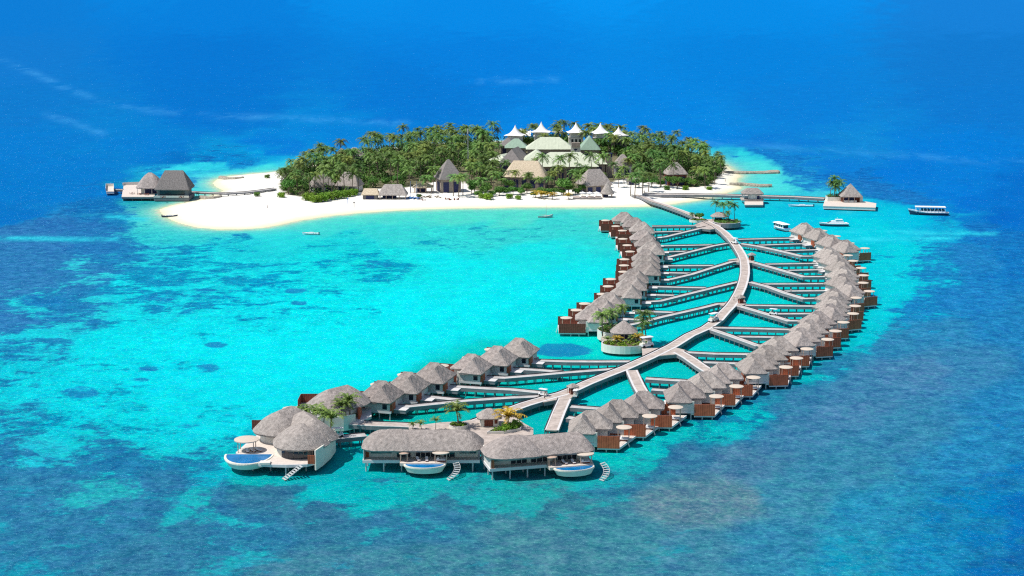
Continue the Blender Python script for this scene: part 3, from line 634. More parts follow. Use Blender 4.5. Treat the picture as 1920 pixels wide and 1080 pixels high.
def walkway(pxs, w, label, group=None, z=DZ, step=2.9, edge=0.28, zt=0.0, trim0=0.0, trim1=0.0, rail=True, piles=True, fasc=0.75, top=None):
    pts = [P(x, y, z) for x, y in pxs]
    if trim0: pts[0] = pts[0] + (pts[1] - pts[0]).normalized() * trim0
    if trim1: pts[-1] = pts[-1] + (pts[-2] - pts[-1]).normalized() * trim1
    o = pts[0].copy(); o.z = 0
    loc = [Vector((p.x - o.x, p.y - o.y, 0)) for p in pts]
    t = thing("walkway", label, "walkway", o, 0, group)
    z = z + zt
    b = MB(); strip(b, loc, -w / 2 + edge, w / 2 - edge, z - 0.35, z - 0.03); b.build("deck", top or (M_DECK if w > 3 else M_DECKW), t)
    for s in (-1, 1):
        b = MB(); strip(b, loc, s * (w / 2 - edge), s * w / 2, z - 0.10, z + 0.04)
        b.build("kerb", M_EDGE, t)
        b = MB(); strip(b, loc, s * (w / 2 - 0.28), s * (w / 2 - 0.04), z - 0.36 - fasc, z - 0.101)
        b.build("edge_beam", M_FASCIA, t)
        # a low dark guard rail stands on the far side
        nrm = Vector((-(loc[-1] - loc[0]).y, (loc[-1] - loc[0]).x, 0))
        if rail and (nrm.y * s > 0):
            b = MB(); strip(b, loc, s * (w / 2 - 0.09), s * (w / 2 + 0.01), z + 0.045, z + 0.30); b.build("guard_rail", M_RAIL, t)
    if piles:
        me = trestle_mesh(w, z - 0.35)
        acc = step * 0.5
        for a, c in zip(loc[:-1], loc[1:]):
            L = (c - a).length; d = (c - a) / L; s = acc
            ang = math.atan2(d.y, d.x)
            while s < L:
                q = bpy.data.objects.new("trestle", me); _link(q, t)
                q.location = a + d * s; q.rotation_euler = (0, 0, ang); s += step
            acc = s - L
    return t

MAIN = [(1190,365),(1206,369),(1225,378),(1245,384),(1284,398),(1310,409),(1329,418),(1342,424),(1358,436),(1372,450),(1382,463),(1390.6,477.5),
 (1394.5,487),(1396.3,500),(1396.3,512),(1394,525),(1390,538),(1384,551),(1376.5,564),(1368,575),(1359,584),(1346,599),(1324,614.5),(1293,628),(1261,648),
 (1237,660),(1214,671),(1190,681.5),(1171,690),(1133,704.5),(1100,718),(1072,731),(1054,738),(1035,743),(1011,750),(984,758),(956.6,768),(925,779),(893,790)]
walkway(MAIN, 4.2, "long curving main walkway running from the beach to the plaza", edge=0.75, step=3.6)
walkway([(785,798),(740,796),(700,795),(648,792)], 4.0, "walkway from the plaza towards the round-roofed villa behind the palms", zt=0.012)
walkway([(686,815),(655,818),(622,821)], 3.0, "short walkway with a parked cart between the pool villa and the long villa", zt=0.008)

def side(pxs, label, trim0=1.9, **k): return walkway(pxs, k.pop("w", 2.3), label, k.pop("group", None), zt=k.pop("zt", -0.02), trim0=trim0, **k)
ORD = ["first", "second", "third", "fourth", "fifth", "sixth", "seventh", "eighth", "ninth", "tenth", "eleventh", "twelfth", "thirteenth", "fourteenth", "fifteenth",
 "sixteenth", "seventeenth", "eighteenth", "nineteenth", "twentieth", "twenty-first", "twenty-second", "twenty-third", "twenty-fourth", "twenty-fifth", "twenty-sixth"]
R_DIAG = [[(1382,455.5),(1420,461),(1462,470),(1503,480),(1528,480)], [(1399,488),(1429,496),(1476,509.4),(1507,518.5),(1552,518.3)],
 [(1400,527),(1438,536.6),(1471,548.7),(1507,559.5),(1540,558.8)], [(1380,571.5),(1424,584.4),(1452.5,593),(1479,601),(1502,601)],
 [(1325,614),(1371,629.7),(1419.7,647.3),(1436,647.6)]]
R_H = [[[(1379,448.5),(1492,446)],[(1411,459.7),(1514,456.4)],[(1457,470),(1536,467.7)]], [[(1430,495),(1534,493.4)],[(1468.5,506.8),(1546,505)]],
 [[(1416,532.3),(1550,531.4)],[(1463,545.5),(1553,544.5)]], [[(1390,572),(1531,573.6)],[(1447,588),(1522,587.6)]],
 [[(1328,613.7),(1420,615.6),(1488,617.7)],[(1376,630.6),(1476,632)]]]
GR, GL_, GB = "side walkways of the right hand villas", "side walkways of the upper left villas", "side walkways of the lower left villas"
for i, dg in enumerate(R_DIAG):
    side(dg, f"slanting branch walkway on the right of the main one, {ORD[i]} counted from the beach", group=GR)
    for j, h in enumerate(R_H[i]):
        side(h, f"straight walkway off the {ORD[i]} slanting branch on the right, {ORD[j]} from behind", trim0=(1.2 if j or i in (1, 2) else 1.5), zt=-0.045, group=GR)
side([(1268,657),(1291,670),(1314,686),(1336,700)], "broad slanting branch walkway on the right beside the planted islet junction", w=4.0, zt=-0.02, group=GR, edge=0.6)
side([(1277,659.5),(1340,662.7),(1422,664)], "straight side walkway starting at the planted islet junction and running right", zt=-0.045, trim0=1.0, group=GR)
side([(1309,678.5),(1385,681)], "short side walkway leaving the broad slanting branch towards the right", zt=-0.045, trim0=1.5, group=GR)
side([(1183,691),(1197,721.6),(1212,748)], "broad branch walkway dropping from the main walkway below the planted islet", w=3.8, group=GR, edge=0.6)
side([(1201,708.5),(1291,714)], "side walkway from the branch below the islet, the farther of its two", zt=-0.045, trim0=1.6, group=GR)
side([(1212,729),(1255,732)], "side walkway from the branch below the islet, the nearer of its two", zt=-0.045, trim0=1.6, group=GR)
side([(1060,744),(1047,773),(1034,806)], "broad branch walkway dropping to the long villa from the shelter junction", w=4.0, group=GR, edge=0.6)
side([(1061,761),(1135,766.5)], "side walkway behind the nearest right hand villas, the farther one", zt=-0.045, trim0=1.4, group=GR)
side([(1055,781),(1080,784)], "short side walkway behind the nearest right hand villas, the nearer one", zt=-0.045, trim0=1.4, group=GR)

L_DIAG = [[(1331,424),(1312,428),(1284,434.7),(1247,443.8),(1229,446)], [(1369,455),(1336,460.8),(1297,471),(1262,479.5),(1244,484)],
 [(1392,488),(1371,490.6),(1340,500),(1297,513.7),(1256,523.5),(1234,524.5)], [(1391,526.5),(1340,538.4),(1285,552),(1237,564),(1204,566)],
 [(1371,568),(1345,569.5),(1315,577),(1277.5,585.6),(1240,594),(1206,603),(1160,613)]]
L_H = [[[(1318,423),(1223,423.6)],[(1286,433),(1225,434.7)]], [[(1347,458.5),(1241,460.6)],[(1300,470.5),(1240,472)]],
 [[(1345,497.5),(1238,498)],[(1300,512),(1239,510.8)]], [[(1330,539.5),(1217,536.8)],[(1270,553.5),(1212,552)]], [[(1277,586),(1186,582.4)],[(1214,600),(1162,597)]]]
for i, dg in enumerate(L_DIAG):
    side(dg, f"slanting branch walkway on the left of the main one, {ORD[i]} counted from the beach", group=GL_)
    for j, h in enumerate(L_H[i]):
        side(h, f"straight walkway off the {ORD[i]} slanting branch on the upper left, the {'farther' if j == 0 else 'nearer'} one", trim0=1.2, zt=-0.045, group=GL_)
side([(1191,677.3),(1120,677.6),(1063,677.3),(992,675)], "side walkway along the dark sea grass bed below the planted islet", group=GB, trim0=1.5)
side([(1171,690),(1120,693.7),(1063,698),(1007,703),(946.5,708),(905,706.6)], "long bent side walkway to the fourth lower left villa", group=GB)
side([(1063,697.5),(1010,693.5),(955,690.3)], "side walkway forking off to the fifth lower left villa", group=GB, trim0=1.2, zt=-0.045)
side([(1024,736.5),(960,730),(914,728),(832,723)], "side walkway reaching the third lower left villa", group=GB, trim0=0)
side([(1027,742),(960,745),(872,751),(767,761.5),(733,760)], "side walkway reaching the nearest lower left villa", group=GB, trim0=0)
side([(872,750.5),(785,741.5)], "side walkway forking off to the second lower left villa", group=GB, trim0=1.2, zt=-0.045)

def platform(pxs, name, label, cat, z=DZ, zt=-0.008, thick=0.9, step=5.0, top=None, side_m=None):
    pts = [P(x, y, z) for x, y in pxs]
    cx = sum(p.x for p in pts) / len(pts); cy = sum(p.y for p in pts) / len(pts)
    t = thing(name, label, cat, (cx, cy, 0))
    pl = [(p.x - cx, p.y - cy) for p in pts]
    MB().prism(pl, z + zt - 0.3, z + zt).build("deck", top or M_DECK, t)
    MB().prism([(x * 0.99, y * 0.99) for x, y in pl], z + zt - thick - 0.3, z + zt - 0.301).build("edge_beam", side_m or M_FASCIA, t)
    W = np.array(pl); xs = np.arange(W[:, 0].min() + 1, W[:, 0].max(), step); ys = np.arange(W[:, 1].min() + 1, W[:, 1].max(), step)
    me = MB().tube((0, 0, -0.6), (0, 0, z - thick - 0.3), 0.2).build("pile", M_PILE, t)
    first = True; k = 0
    for x in xs:
        for y in ys:
            if poly_sd(np.array([x]), np.array([y]), pl)[0] > 0.6 and k < 60:
                q = me if first else dup(me, t); q.location = (x, y, 0); first = False; k += 1
    return t
platform([(765,798),(785,797),(830,791.5),(866,790),(893,785),(935,774),(960,778),(985,795),(1000,803),(1000,814),(985,826),(930,834),(880,836),(830,820),(770,812)],
 "plaza_deck", "broad paved plaza deck behind the long front villas", "deck")
platform([(1008,743),(1030,739),(1056,732),(1082,727),(1078,741),(1066,749),(1040,750),(1020,754)], "junction_deck", "widened walkway junction beside the small shelter and the white cart", "deck", zt=-0.012)
platform([(1203,650),(1225,652.5),(1247,652),(1262,650),(1288,657),(1270,664),(1246,666),(1222,669),(1205,668)], "junction_deck", "widened walkway junction beside the planted islet", "deck", zt=-0.012)
platform([(1343,567.5),(1368,565),(1376,560),(1396,562),(1400,570),(1384,574),(1366,574),(1352,572)], "junction_deck", "widened walkway junction with a shelter in the middle of the main walkway", "deck", zt=-0.012)
platform([(1365,487),(1390,483),(1412,484),(1416,492),(1400,493),(1382,491)], "junction_deck", "widened walkway junction with a shelter near the upper bend", "deck", zt=-0.012)
platform([(1302,421),(1318,415),(1334,414),(1352,420),(1350,428),(1332,430),(1310,428)], "junction_deck", "widened walkway junction beside the far palm islet", "deck", zt=-0.012)

# ------------------------------------------------------------------ water villas
VG = {'r': "thatched water villas along the right hand row", 'l': "thatched water villas along the upper left row", 'b': "thatched water villas along the lower left row"}
def villa_kind(m, name):
    "m=+1: terrace towards +x, m=-1: mirrored"
    X = lambda a, b: (min(a * m, b * m), max(a * m, b * m))
    t = thing(name, "", "villa")
    b = MB()
    roof_shell(b, 0.0, 2.5, 5.9, 4.3, 5.25, 9.25, cr=1.0, ridge=1.3, axis='x', seed=3, bulge=-0.03)
    roof_shell(b, -2.1 * m, -1.6, 3.7, 4.7, 5.2, 9.0, cr=0.8, ridge=2.0, axis='y', seed=5, bulge=-0.03)
    b.build("roof", M_THATCH, t, smooth=False)
    b = MB(); b.box(*X(-5.0, 4.6), -0.6, 5.8, DZ, 5.5); b.box(*X(-5.1, 1.2), -5.5, -0.59, DZ, 5.5)
    b.build("walls", M_WHITE, t)
    MB().box(*X(1.15, 2.05), -5.55, -5.3, 1.5, 5.45).build("fin_wall", M_CREAM, t)
    MB().box(*X(1.21, 1.26), -4.7, -1.2, DZ + 0.1, 4.9).build("glass_door", M_GLASS, t)
    MB().box(*X(4.61, 4.66), 0.0, 5.2, DZ + 0.1, 4.9).build("glass_door", M_GLASS, t)
    MB().box(*X(-5.7, -5.12), -4.9, -1.9, 1.9, 5.2).build("entrance_door", M_BROWN, t)
    MB().box(*X(-4.4, -3.1), -5.56, -5.51, 3.1, 4.9).build("window", M_GLASS, t)
    # floor slab, lower terrace with a slanting seaward edge
    TZ = 1.5
    tip = 12.2 if m > 0 else 12.0
    fe = 7.9 if m > 0 else 11.4
    MB().prism([(-5.6 * m, -5.6), (5.4 * m, -5.6), (5.4 * m, 6.0), (-5.6 * m, 6.0)] if False else [(-5.6 * m, -5.6), (2.1 * m, -5.6), (2.1 * m, -0.65), (5.0 * m, -0.65), (5.0 * m, 6.0), (-5.6 * m, 6.0)], 1.95, 2.59).build("floor_slab", M_EDGE, t)
    MB().prism([(2.11 * m, -5.75), (fe * m, -5.75), (tip * m, 6.05), (5.01 * m, 6.05), (5.01 * m, -0.66), (2.11 * m, -0.66)], TZ - 0.62, TZ - 0.01).build("terrace_slab", M_EDGE, t)
    MB().prism([(2.12 * m, -5.5), ((fe - 0.3) * m, -5.5), ((tip - 0.55) * m, 5.8), (5.02 * m, 5.8), (5.02 * m, -0.67), (2.12 * m, -0.67)], TZ - 0.009, TZ + 0.04).build("terrace", M_TERRACE, t)
    MB().box(*X(-9.2, -5.61), -3.4, -0.4, 1.6, 2.57).build("entrance_deck", M_FASCIA, t)
    MB().box(*X(-9.3, -5.62), -3.5, -0.3, 2.575, 2.66).build("entrance_kerb", M_EDGE, t)
    MB().box(*X(2.1, fe), -5.90, -5.76, TZ - 0.2, TZ + 3.15).build("screen_fence", M_BROWN if m > 0 else M_BROWN_D, t)
    MB().box(*X(5.0, 9.0 if m > 0 else tip), 6.07, 6.2, TZ - 0.1, TZ + 3.1).build("screen_fence", M_BROWN if m > 0 else M_BROWN_D, t)
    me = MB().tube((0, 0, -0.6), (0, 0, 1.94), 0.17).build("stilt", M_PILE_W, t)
    first = True
    for x in (-5.2, -2, 1.2):
        for y in (-5.2, 0.0, 5.4):
            q = me if first else dup(me, t); q.location = (x * m, y, 0); first = False
    for x, y in ((4.4, -5.2), (7.2, -5.2), (6.5, 0.4), (9.2, 1.0), (7.0, 5.4), (11.0, 5.4)):
        q = dup(me, t); q.location = (x * m, y, -1.08)
    # ladder down to the water at the slanting edge
    b = MB(); ex, ey = (9.95 if m > 0 else 11.95) * m, -0.2
    for s in (-0.35, 0.35): b.tube((ex, ey + s, TZ + 0.7), (ex + 0.5 * m, ey + s, -0.2), 0.06, n=4)
    for i in range(5):
        f = i / 5; xx = ex + 0.12 * m + 0.45 * m * f; b.box(xx - 0.12, xx + 0.12, ey - 0.35, ey + 0.35, TZ - 0.1 - 1.3 * f, TZ - 0.03 - 1.3 * f)
    b.build("ladder", M_PILE_W, t)
    # planter and low wall between the house and the terrace
    MB().box(*X(2.4, 3.6), -3.6, -1.2, TZ + 0.045, TZ + 0.75).build("wall_bench", M_WHITE, t)
    # round canopy on posts
    c = MB().lathe([(0.01, 5.62), (1.2, 5.54), (2.1, 5.36), (2.12, 5.24), (0.01, 5.30)], n=24, cx=8.9 * m, cy=0.6).build("canopy", M_CANVAS, t)
    for px_, py_ in ((7.4, -0.6), (7.4, 1.9), (10.3, -0.2), (10.2, 2.0)):
        MB().tube((px_ * m, py_, TZ), (px_ * m, py_, 5.3), 0.10, n=5).build("post", M_POLE, c)
    return t

def make_daybed():
    t = thing("daybed", "", "daybed")
    b = MB(); b.box(-1.1, 1.1, -0.9, 0.9, 0, 0.35); b.build("base", M_BROWN_D, t)
    b = MB(); b.box(-1.15, 1.15, -0.95, 0.95, 0.351, 0.6); b.build("mattress", M_CUSHION, t)
    b = MB(); b.box(-1.0, -0.5, -0.8, 0.0, 0.601, 0.95); b.box(-1.0, -0.5, 0.1, 0.8, 0.601, 0.9); b.build("cushions", M_CUSHION, t)
    return t
def make_lounger():
    t = thing("sun_lounger", "", "sun lounger")
    b = MB(); b.box(-1.0, 1.0, -0.35, 0.35, 0.2, 0.3)
    for x in (-0.85, 0.85):
        for y in (-0.28, 0.28): b.box(x - 0.05, x + 0.05, y - 0.05, y + 0.05, 0, 0.2)
    b.build("frame", M_BROWN_D, t)
    b = MB(); b.box(-0.3, 1.0, -0.33, 0.33, 0.301, 0.42)
    b.add([(-0.3, -0.33, 0.301), (-0.3, 0.33, 0.301), (-1.0, 0.33, 0.75), (-1.0, -0.33, 0.75), (-0.3, -0.33, 0.42), (-0.3, 0.33, 0.42), (-0.95, 0.33, 0.86), (-0.95, -0.33, 0.86)],
          [(0, 3, 2, 1), (4, 5, 6, 7), (0, 4, 7, 3), (1, 2, 6, 5), (3, 7, 6, 2)])
    b.build("mattress", M_CUSHION, t)
    return t
PROTO = {}
def place(kind, maker, loc, rz, label, group=None, sc=None):
    if kind not in PROTO:
        t = maker(); PROTO[kind] = t
        t.location = loc; t.rotation_euler = (0, 0, rz)
        if sc: t.scale = (sc, sc, sc)
        tag(t, label, None, group); return t
    return dup(PROTO[kind], None, loc, rz, sc, label, group)

ROW_R = [(1508,418),(1532.5,428),(1557,440.5),(1585,450),(1553,463.4),(1562.5,473.5),(1576,486.5),(1580,500),(1578,513.6),(1588.5,529),(1563,541),(1560,556),(1555,570),
 (1533,584),(1517,600),(1501,615.3),(1460,631),(1439,647.6),(1418,664),(1356,681),(1323,697),(1284,715),(1207,733.6),(1157.5,749.5),(1108,769.7)]
ROW_L = [(1170,397.5),(1190,408),(1203,416),(1205,431),(1214,442.5),(1220,454),(1210.6,468),(1210.6,479),(1210.6,490.5),(1188,504),(1184,517),(1174,531),(1142.5,548.4),(1128,560),(1110,574)]
ROW_B = [(716,714),(765,697.6),(814,680),(884,663.7),(933,648.8),(973.6,634)]
LM_R = {0: "at the far beach end of the row", 3: "jutting out with a brown screen at the far group's front", 24: "nearest the long front villa", 12: "in the middle of the row", 22: "beside the end of the branch below the islet"}
def put_villa(key, m, i, px, py, rz, label, group):
    L = P(px, py, 9.15); off = Matrix.Rotation(rz, 3, 'Z') @ Vector((0.3 * m * 0, 2.5, 0))
    loc = Vector((L.x - off.x, L.y - off.y, 0))
    v = place(key, lambda: villa_kind(m, "water_villa"), loc, rz, label, group)
    R3 = Matrix.Rotation(rz, 3, 'Z')
    d = loc + R3 @ Vector((9.0 * m, 1.2, 0)); d.z = 1.545
    place("daybed", make_daybed, d, rz + (0 if m > 0 else math.pi), "canopied daybed, villa " + label.replace("thatched water villa, ", ""), "daybeds under round canopies")
    d = loc + R3 @ Vector((6.0 * m, -2.6, 0)); d.z = 1.545
    place("lounger", make_lounger, d, rz + (0.4 if m > 0 else math.pi - 0.4), "terrace sun lounger, villa " + label.replace("thatched water villa, ", ""), "sun loungers on villa terraces")
nR = len(ROW_R)
for i, (x, y) in enumerate(ROW_R):
    rz = math.radians(20 if i < 4 else 24 if i < 13 else 14 if i < 16 else 6 if i < 19 else -1 if i < 22 else -5)
    put_villa("vr", 1, i, x, y, rz, f"thatched water villa, {ORD[i]} from the beach end of the right hand row", VG['r'])
for i, (x, y) in enumerate(ROW_L):
    rz = math.radians(-2 if i < 9 else -3)
    put_villa("vl", -1, i, x, y, rz, f"thatched water villa, {ORD[i]} from the beach end of the upper left row", VG['l'])
for i, (x, y) in enumerate(ROW_B):
    put_villa("vl", -1, i, x, y, math.radians(-16), f"thatched water villa, {ORD[i]} in the lower left row, from the pool end", VG['b'])

# ------------------------------------------------------------------ the four big front villas
def curved_stair(t, x, y, r, a0, a1, z1, n=9):
    s = None
    b = MB()
    for i in range(n):
        a = math.radians(a0 + (a1 - a0) * i / (n - 1)); z = z1 * (1 - (i + 1) / (n + 0.5))
        q = Matrix.Translation((x + r * math.cos(a), y + r * math.sin(a), z)) @ Matrix.Rotation(a, 4, 'Z')
        b.box(-0.8, 0.8, -0.22, 0.22, -0.08, 0.08, q)
    for rr in (r - 0.75, r + 0.75):
        pts = []
        for i in range(n):
            a = math.radians(a0 + (a1 - a0) * i / (n - 1)); z = z1 * (1 - (i + 1) / (n + 0.5))
            pts.append(Vector((x + rr * math.cos(a), y + rr * math.sin(a), z + 0.25)))
        for p, q in zip(pts[:-1], pts[1:]): b.tube(p, q, 0.06, n=4)
    b.build("stair", M_PILE_W, t)

def pool(t, x, y, rx, ry, z1, depth=1.5, a0=180, a1=360, n=26, mat_wall=None):
    pl = [(x + rx * math.cos(math.radians(a0 + (a1 - a0) * i / n)), y + ry * math.sin(math.radians(a0 + (a1 - a0) * i / n))) for i in range(n + 1)]
    w = MB(); cy_ = y - ry * 0.35
    low = [(x + (a_ - x) * 0.86, cy_ + (b_ - cy_) * 0.84) for a_, b_ in pl]; k_ = len(pl)
    w.add([(a_, b_, z1 - depth) for a_, b_ in low] + [(a_, b_, z1 - 0.42) for a_, b_ in pl], [(i, (i + 1) % k_, k_ + (i + 1) % k_, k_ + i) for i in range(k_)] + [tuple(range(k_ - 1, -1, -1))])
    w.prism([(x + (a_ - x) * 1.02, cy_ + (b_ - cy_) * 1.02) for a_, b_ in pl], z1 - 0.42, z1 - 0.12, top=True)
    inner = [(x + (px_ - x) * 0.93, y + (py_ - y) * 0.93 - 0.05) for px_, py_ in pl]
    m_ = len(pl)
    vs = [(p[0], p[1], z1) for p in pl] + [(p[0], p[1], z1) for p in inner] + [(p[0], p[1], z1 - 0.12) for p in inner] + [(p[0], p[1], z1 - 0.12) for p in pl]
    fs = []
    for i in range(m_):
        j = (i + 1) % m_; fs += [(i, j, m_ + j, m_ + i), (m_ + i, m_ + j, 2 * m_ + j, 2 * m_ + i), (3 * m_ + i, 3 * m_ + j, j, i)]
    w.add(vs, fs)
    pw = w.build("pool_tub", mat_wall or M_CREAM, t)
    MB().prism([(x + (px_ - x) * 0.93, y + (py_ - y) * 0.93 - 0.05) for px_, py_ in pl], z1 - 0.11, z1 - 0.06).build("pool_water", M_POOL, pw)

def round_canopy(t, x, y, r, z0, h=2.9, material=None, name="canopy"):
    c = MB().lathe([(0.01, z0 + h + 0.28), (r * 0.6, z0 + h + 0.2), (r, z0 + h + 0.02), (r, z0 + h - 0.2), (0.01, z0 + h - 0.1)], n=28, cx=x, cy=y).build(name, material or M_CANVAS, t)
    for sx, sy in ((-1, -1), (1, -1), (-1, 1), (1, 1)):
        MB().tube((x + sx * r * 0.62, y + sy * r * 0.55, z0), (x + sx * r * 0.62, y + sy * r * 0.55, z0 + h - 0.1), 0.11, n=6).build("post", M_POLE, c)

def stilts(t, poly, z1, step=4.5):
    W = np.array(poly); me = MB().tube((0, 0, -0.6), (0, 0, z1), 0.19).build("stilt", M_PILE_W, t); first = True
    for x in np.arange(W[:, 0].min() + 0.7, W[:, 0].max(), step):
        for y in np.arange(W[:, 1].min() + 0.5, W[:, 1].max(), step):
            if poly_sd(np.array([x]), np.array([y]), poly)[0] > 0.3:
                q = me if first else dup(me, t); q.location = (x, y, 0); first = False

def facade(t, x0, x1, y, z0, z1, items):
    "glass doors and panels along a wall facing -y"
    for a, b_, kind in items:
        if kind == 'glass':
            f = MB().box(a, b_, y - 0.06, y - 0.01, z0 + 0.1, z1 - 0.35).build("glass_door", M_GLASS, t)
            n = max(1, int((b_ - a) / 1.2)); fr = MB()
            for i in range(n + 1):
                xx = a + (b_ - a) * i / n; fr.box(xx - 0.06, xx + 0.06, y - 0.12, y - 0.061, z0 + 0.1, z1 - 0.35)
            fr.build("frame", M_CREAM, f)
        elif kind == 'window':
            f = MB().box(a, b_, y - 0.06, y - 0.01, z0 + 1.0, z1 - 0.5).build("window", M_GLASS, t)
            MB().box(a, b_, y - 0.10, y - 0.061, z0 + 1.65, z0 + 1.75).build("frame", M_CREAM, f)
        elif kind == 'brown':
            MB().box(a, b_, y - 0.10, y - 0.01, z0, z1 - 0.2).build("timber_panel", M_BROWN, t)

FZ = 3.1
def long_villa(px, py, rz, L, roofs, pool_x, label, items, canopy_x, screen):
    o = P(px, py, FZ); t = thing("pool_villa", label, "villa", (o.x, o.y, 0), rz, "large pool villas at the front")
    h = L / 2
    b = MB()
    for cx, cy, hx, hy, z0, z1, cr, rg, sd_ in roofs: roof_shell(b, cx, cy, hx, hy, z0, z1, cr=cr, ridge=rg, seed=sd_, bulge=0.14, nr=9, rough=0.06)
    b.build("roof", M_THATCH, t)
    MB().box(-h + 0.8, h - 1.0, 2.6, 10.5, FZ + 0.001, 6.15).build("walls", M_CREAM, t)
    facade(t, -h, h, 2.6, FZ, 6.1, items)
    MB().box(-h + 0.6, -h + 0.78, 0.2, 10.6, FZ, 5.9).build("end_wall", M_WHITE, t)
    pl = [(-h + 0.4, 0), (h - 0.5, 0), (h - 0.5, 11), (-h + 0.4, 11)]
    MB().prism(pl, FZ - 0.75, FZ).build("floor_slab", M_EDGE, t)
    MB().prism([(-h + 0.9, 0.25), (h - 1, 0.25), (h - 1, 2.55), (-h + 0.9, 2.55)], FZ + 0.002, FZ + 0.05).build("terrace", M_TERRACE, t)
    MB().prism([(pool_x - 6.5, 0.24), (pool_x + 5.6, 0.24), (pool_x + 5.2, -2.6), (pool_x - 6.2, -2.6)], FZ - 0.7, FZ + 0.04).build("pool_terrace", M_TERRACE, t)
    pool(t, pool_x, -2.62, 5.2, 3.2, FZ - 0.15, 1.7)
    stilts(t, [(-h + 0.5, 0.1), (h - 0.6, 0.1), (h - 0.6, 10.8), (-h + 0.5, 10.8)], FZ - 0.75)
    round_canopy(t, canopy_x, -0.6, 2.3, FZ, 2.5)
    round_canopy(t, pool_x - 5.3, -0.8, 1.35, FZ, 2.3, M_POLE, "parasol")
    curved_stair(t, pool_x + 4.6, -3.2, 3.6, 30, -65, FZ)
    if screen: MB().box(screen[0], screen[1], 0.1, 0.22, FZ + 0.05, FZ + 2.5).build("timber_screen", M_BROWN, t)
    R3 = Matrix.Rotation(rz, 3, 'Z'); nm = label.split(",")[0]
    for k, (lx, ly, a) in enumerate(((pool_x - 1.8, -0.4, -1.2), (pool_x + 0.4, -0.5, -1.5))):
        q = R3 @ Vector((lx, ly, 0)); place("lounger", make_lounger, (o.x + q.x, o.y + q.y, FZ + 0.041), rz + a, f"{'left' if k == 0 else 'right'} poolside lounger of the {' '.join(nm.split()[:3])}", "sun loungers by the front pools")
    q = R3 @ Vector((canopy_x, -0.5, 0)); place("daybed", make_daybed, (o.x + q.x, o.y + q.y, FZ + 0.041), rz, f"white daybed under the round canopy of the {' '.join(nm.split()[:3])}", "daybeds under round canopies")
    return t
long_villa(790, 863, 0.0, 30.5, [(0.2, 5.0, 15.5, 6.4, 6.0, 9.7, 3.6, 10.6, 11), (-6.9, 4.6, 7.4, 6.1, 6.02, 10.0, 4.5, 1.2, 12)], 1.0,
 "middle front villa with a long grey thatched roof and curved pool",
 [(-14.3, -13.4, 'brown'), (-13.0, -7.6, 'window'), (-6.4, -2.8, 'glass'), (-1.6, 4.8, 'glass'), (5.6, 8.4, 'glass'), (9.6, 13.8, 'window')], 5.0, None)
long_villa(1016, 872, math.radians(14), 27.5, [(2.4, 5.0, 11.8, 6.2, 6.0, 9.6, 3.0, 8.2, 13), (-6.2, 4.4, 8.0, 6.5, 6.02, 10.1, 4.5, 1.0, 14)], 7.6,
 "right front villa with a humped thatched roof, set at an angle",
 [(-12.0, -9.4, 'window'), (-7.4, -3.2, 'glass'), (-2.2, 2.4, 'glass'), (3.4, 9.8, 'glass')], 11.0, (-12.9, -12.2))

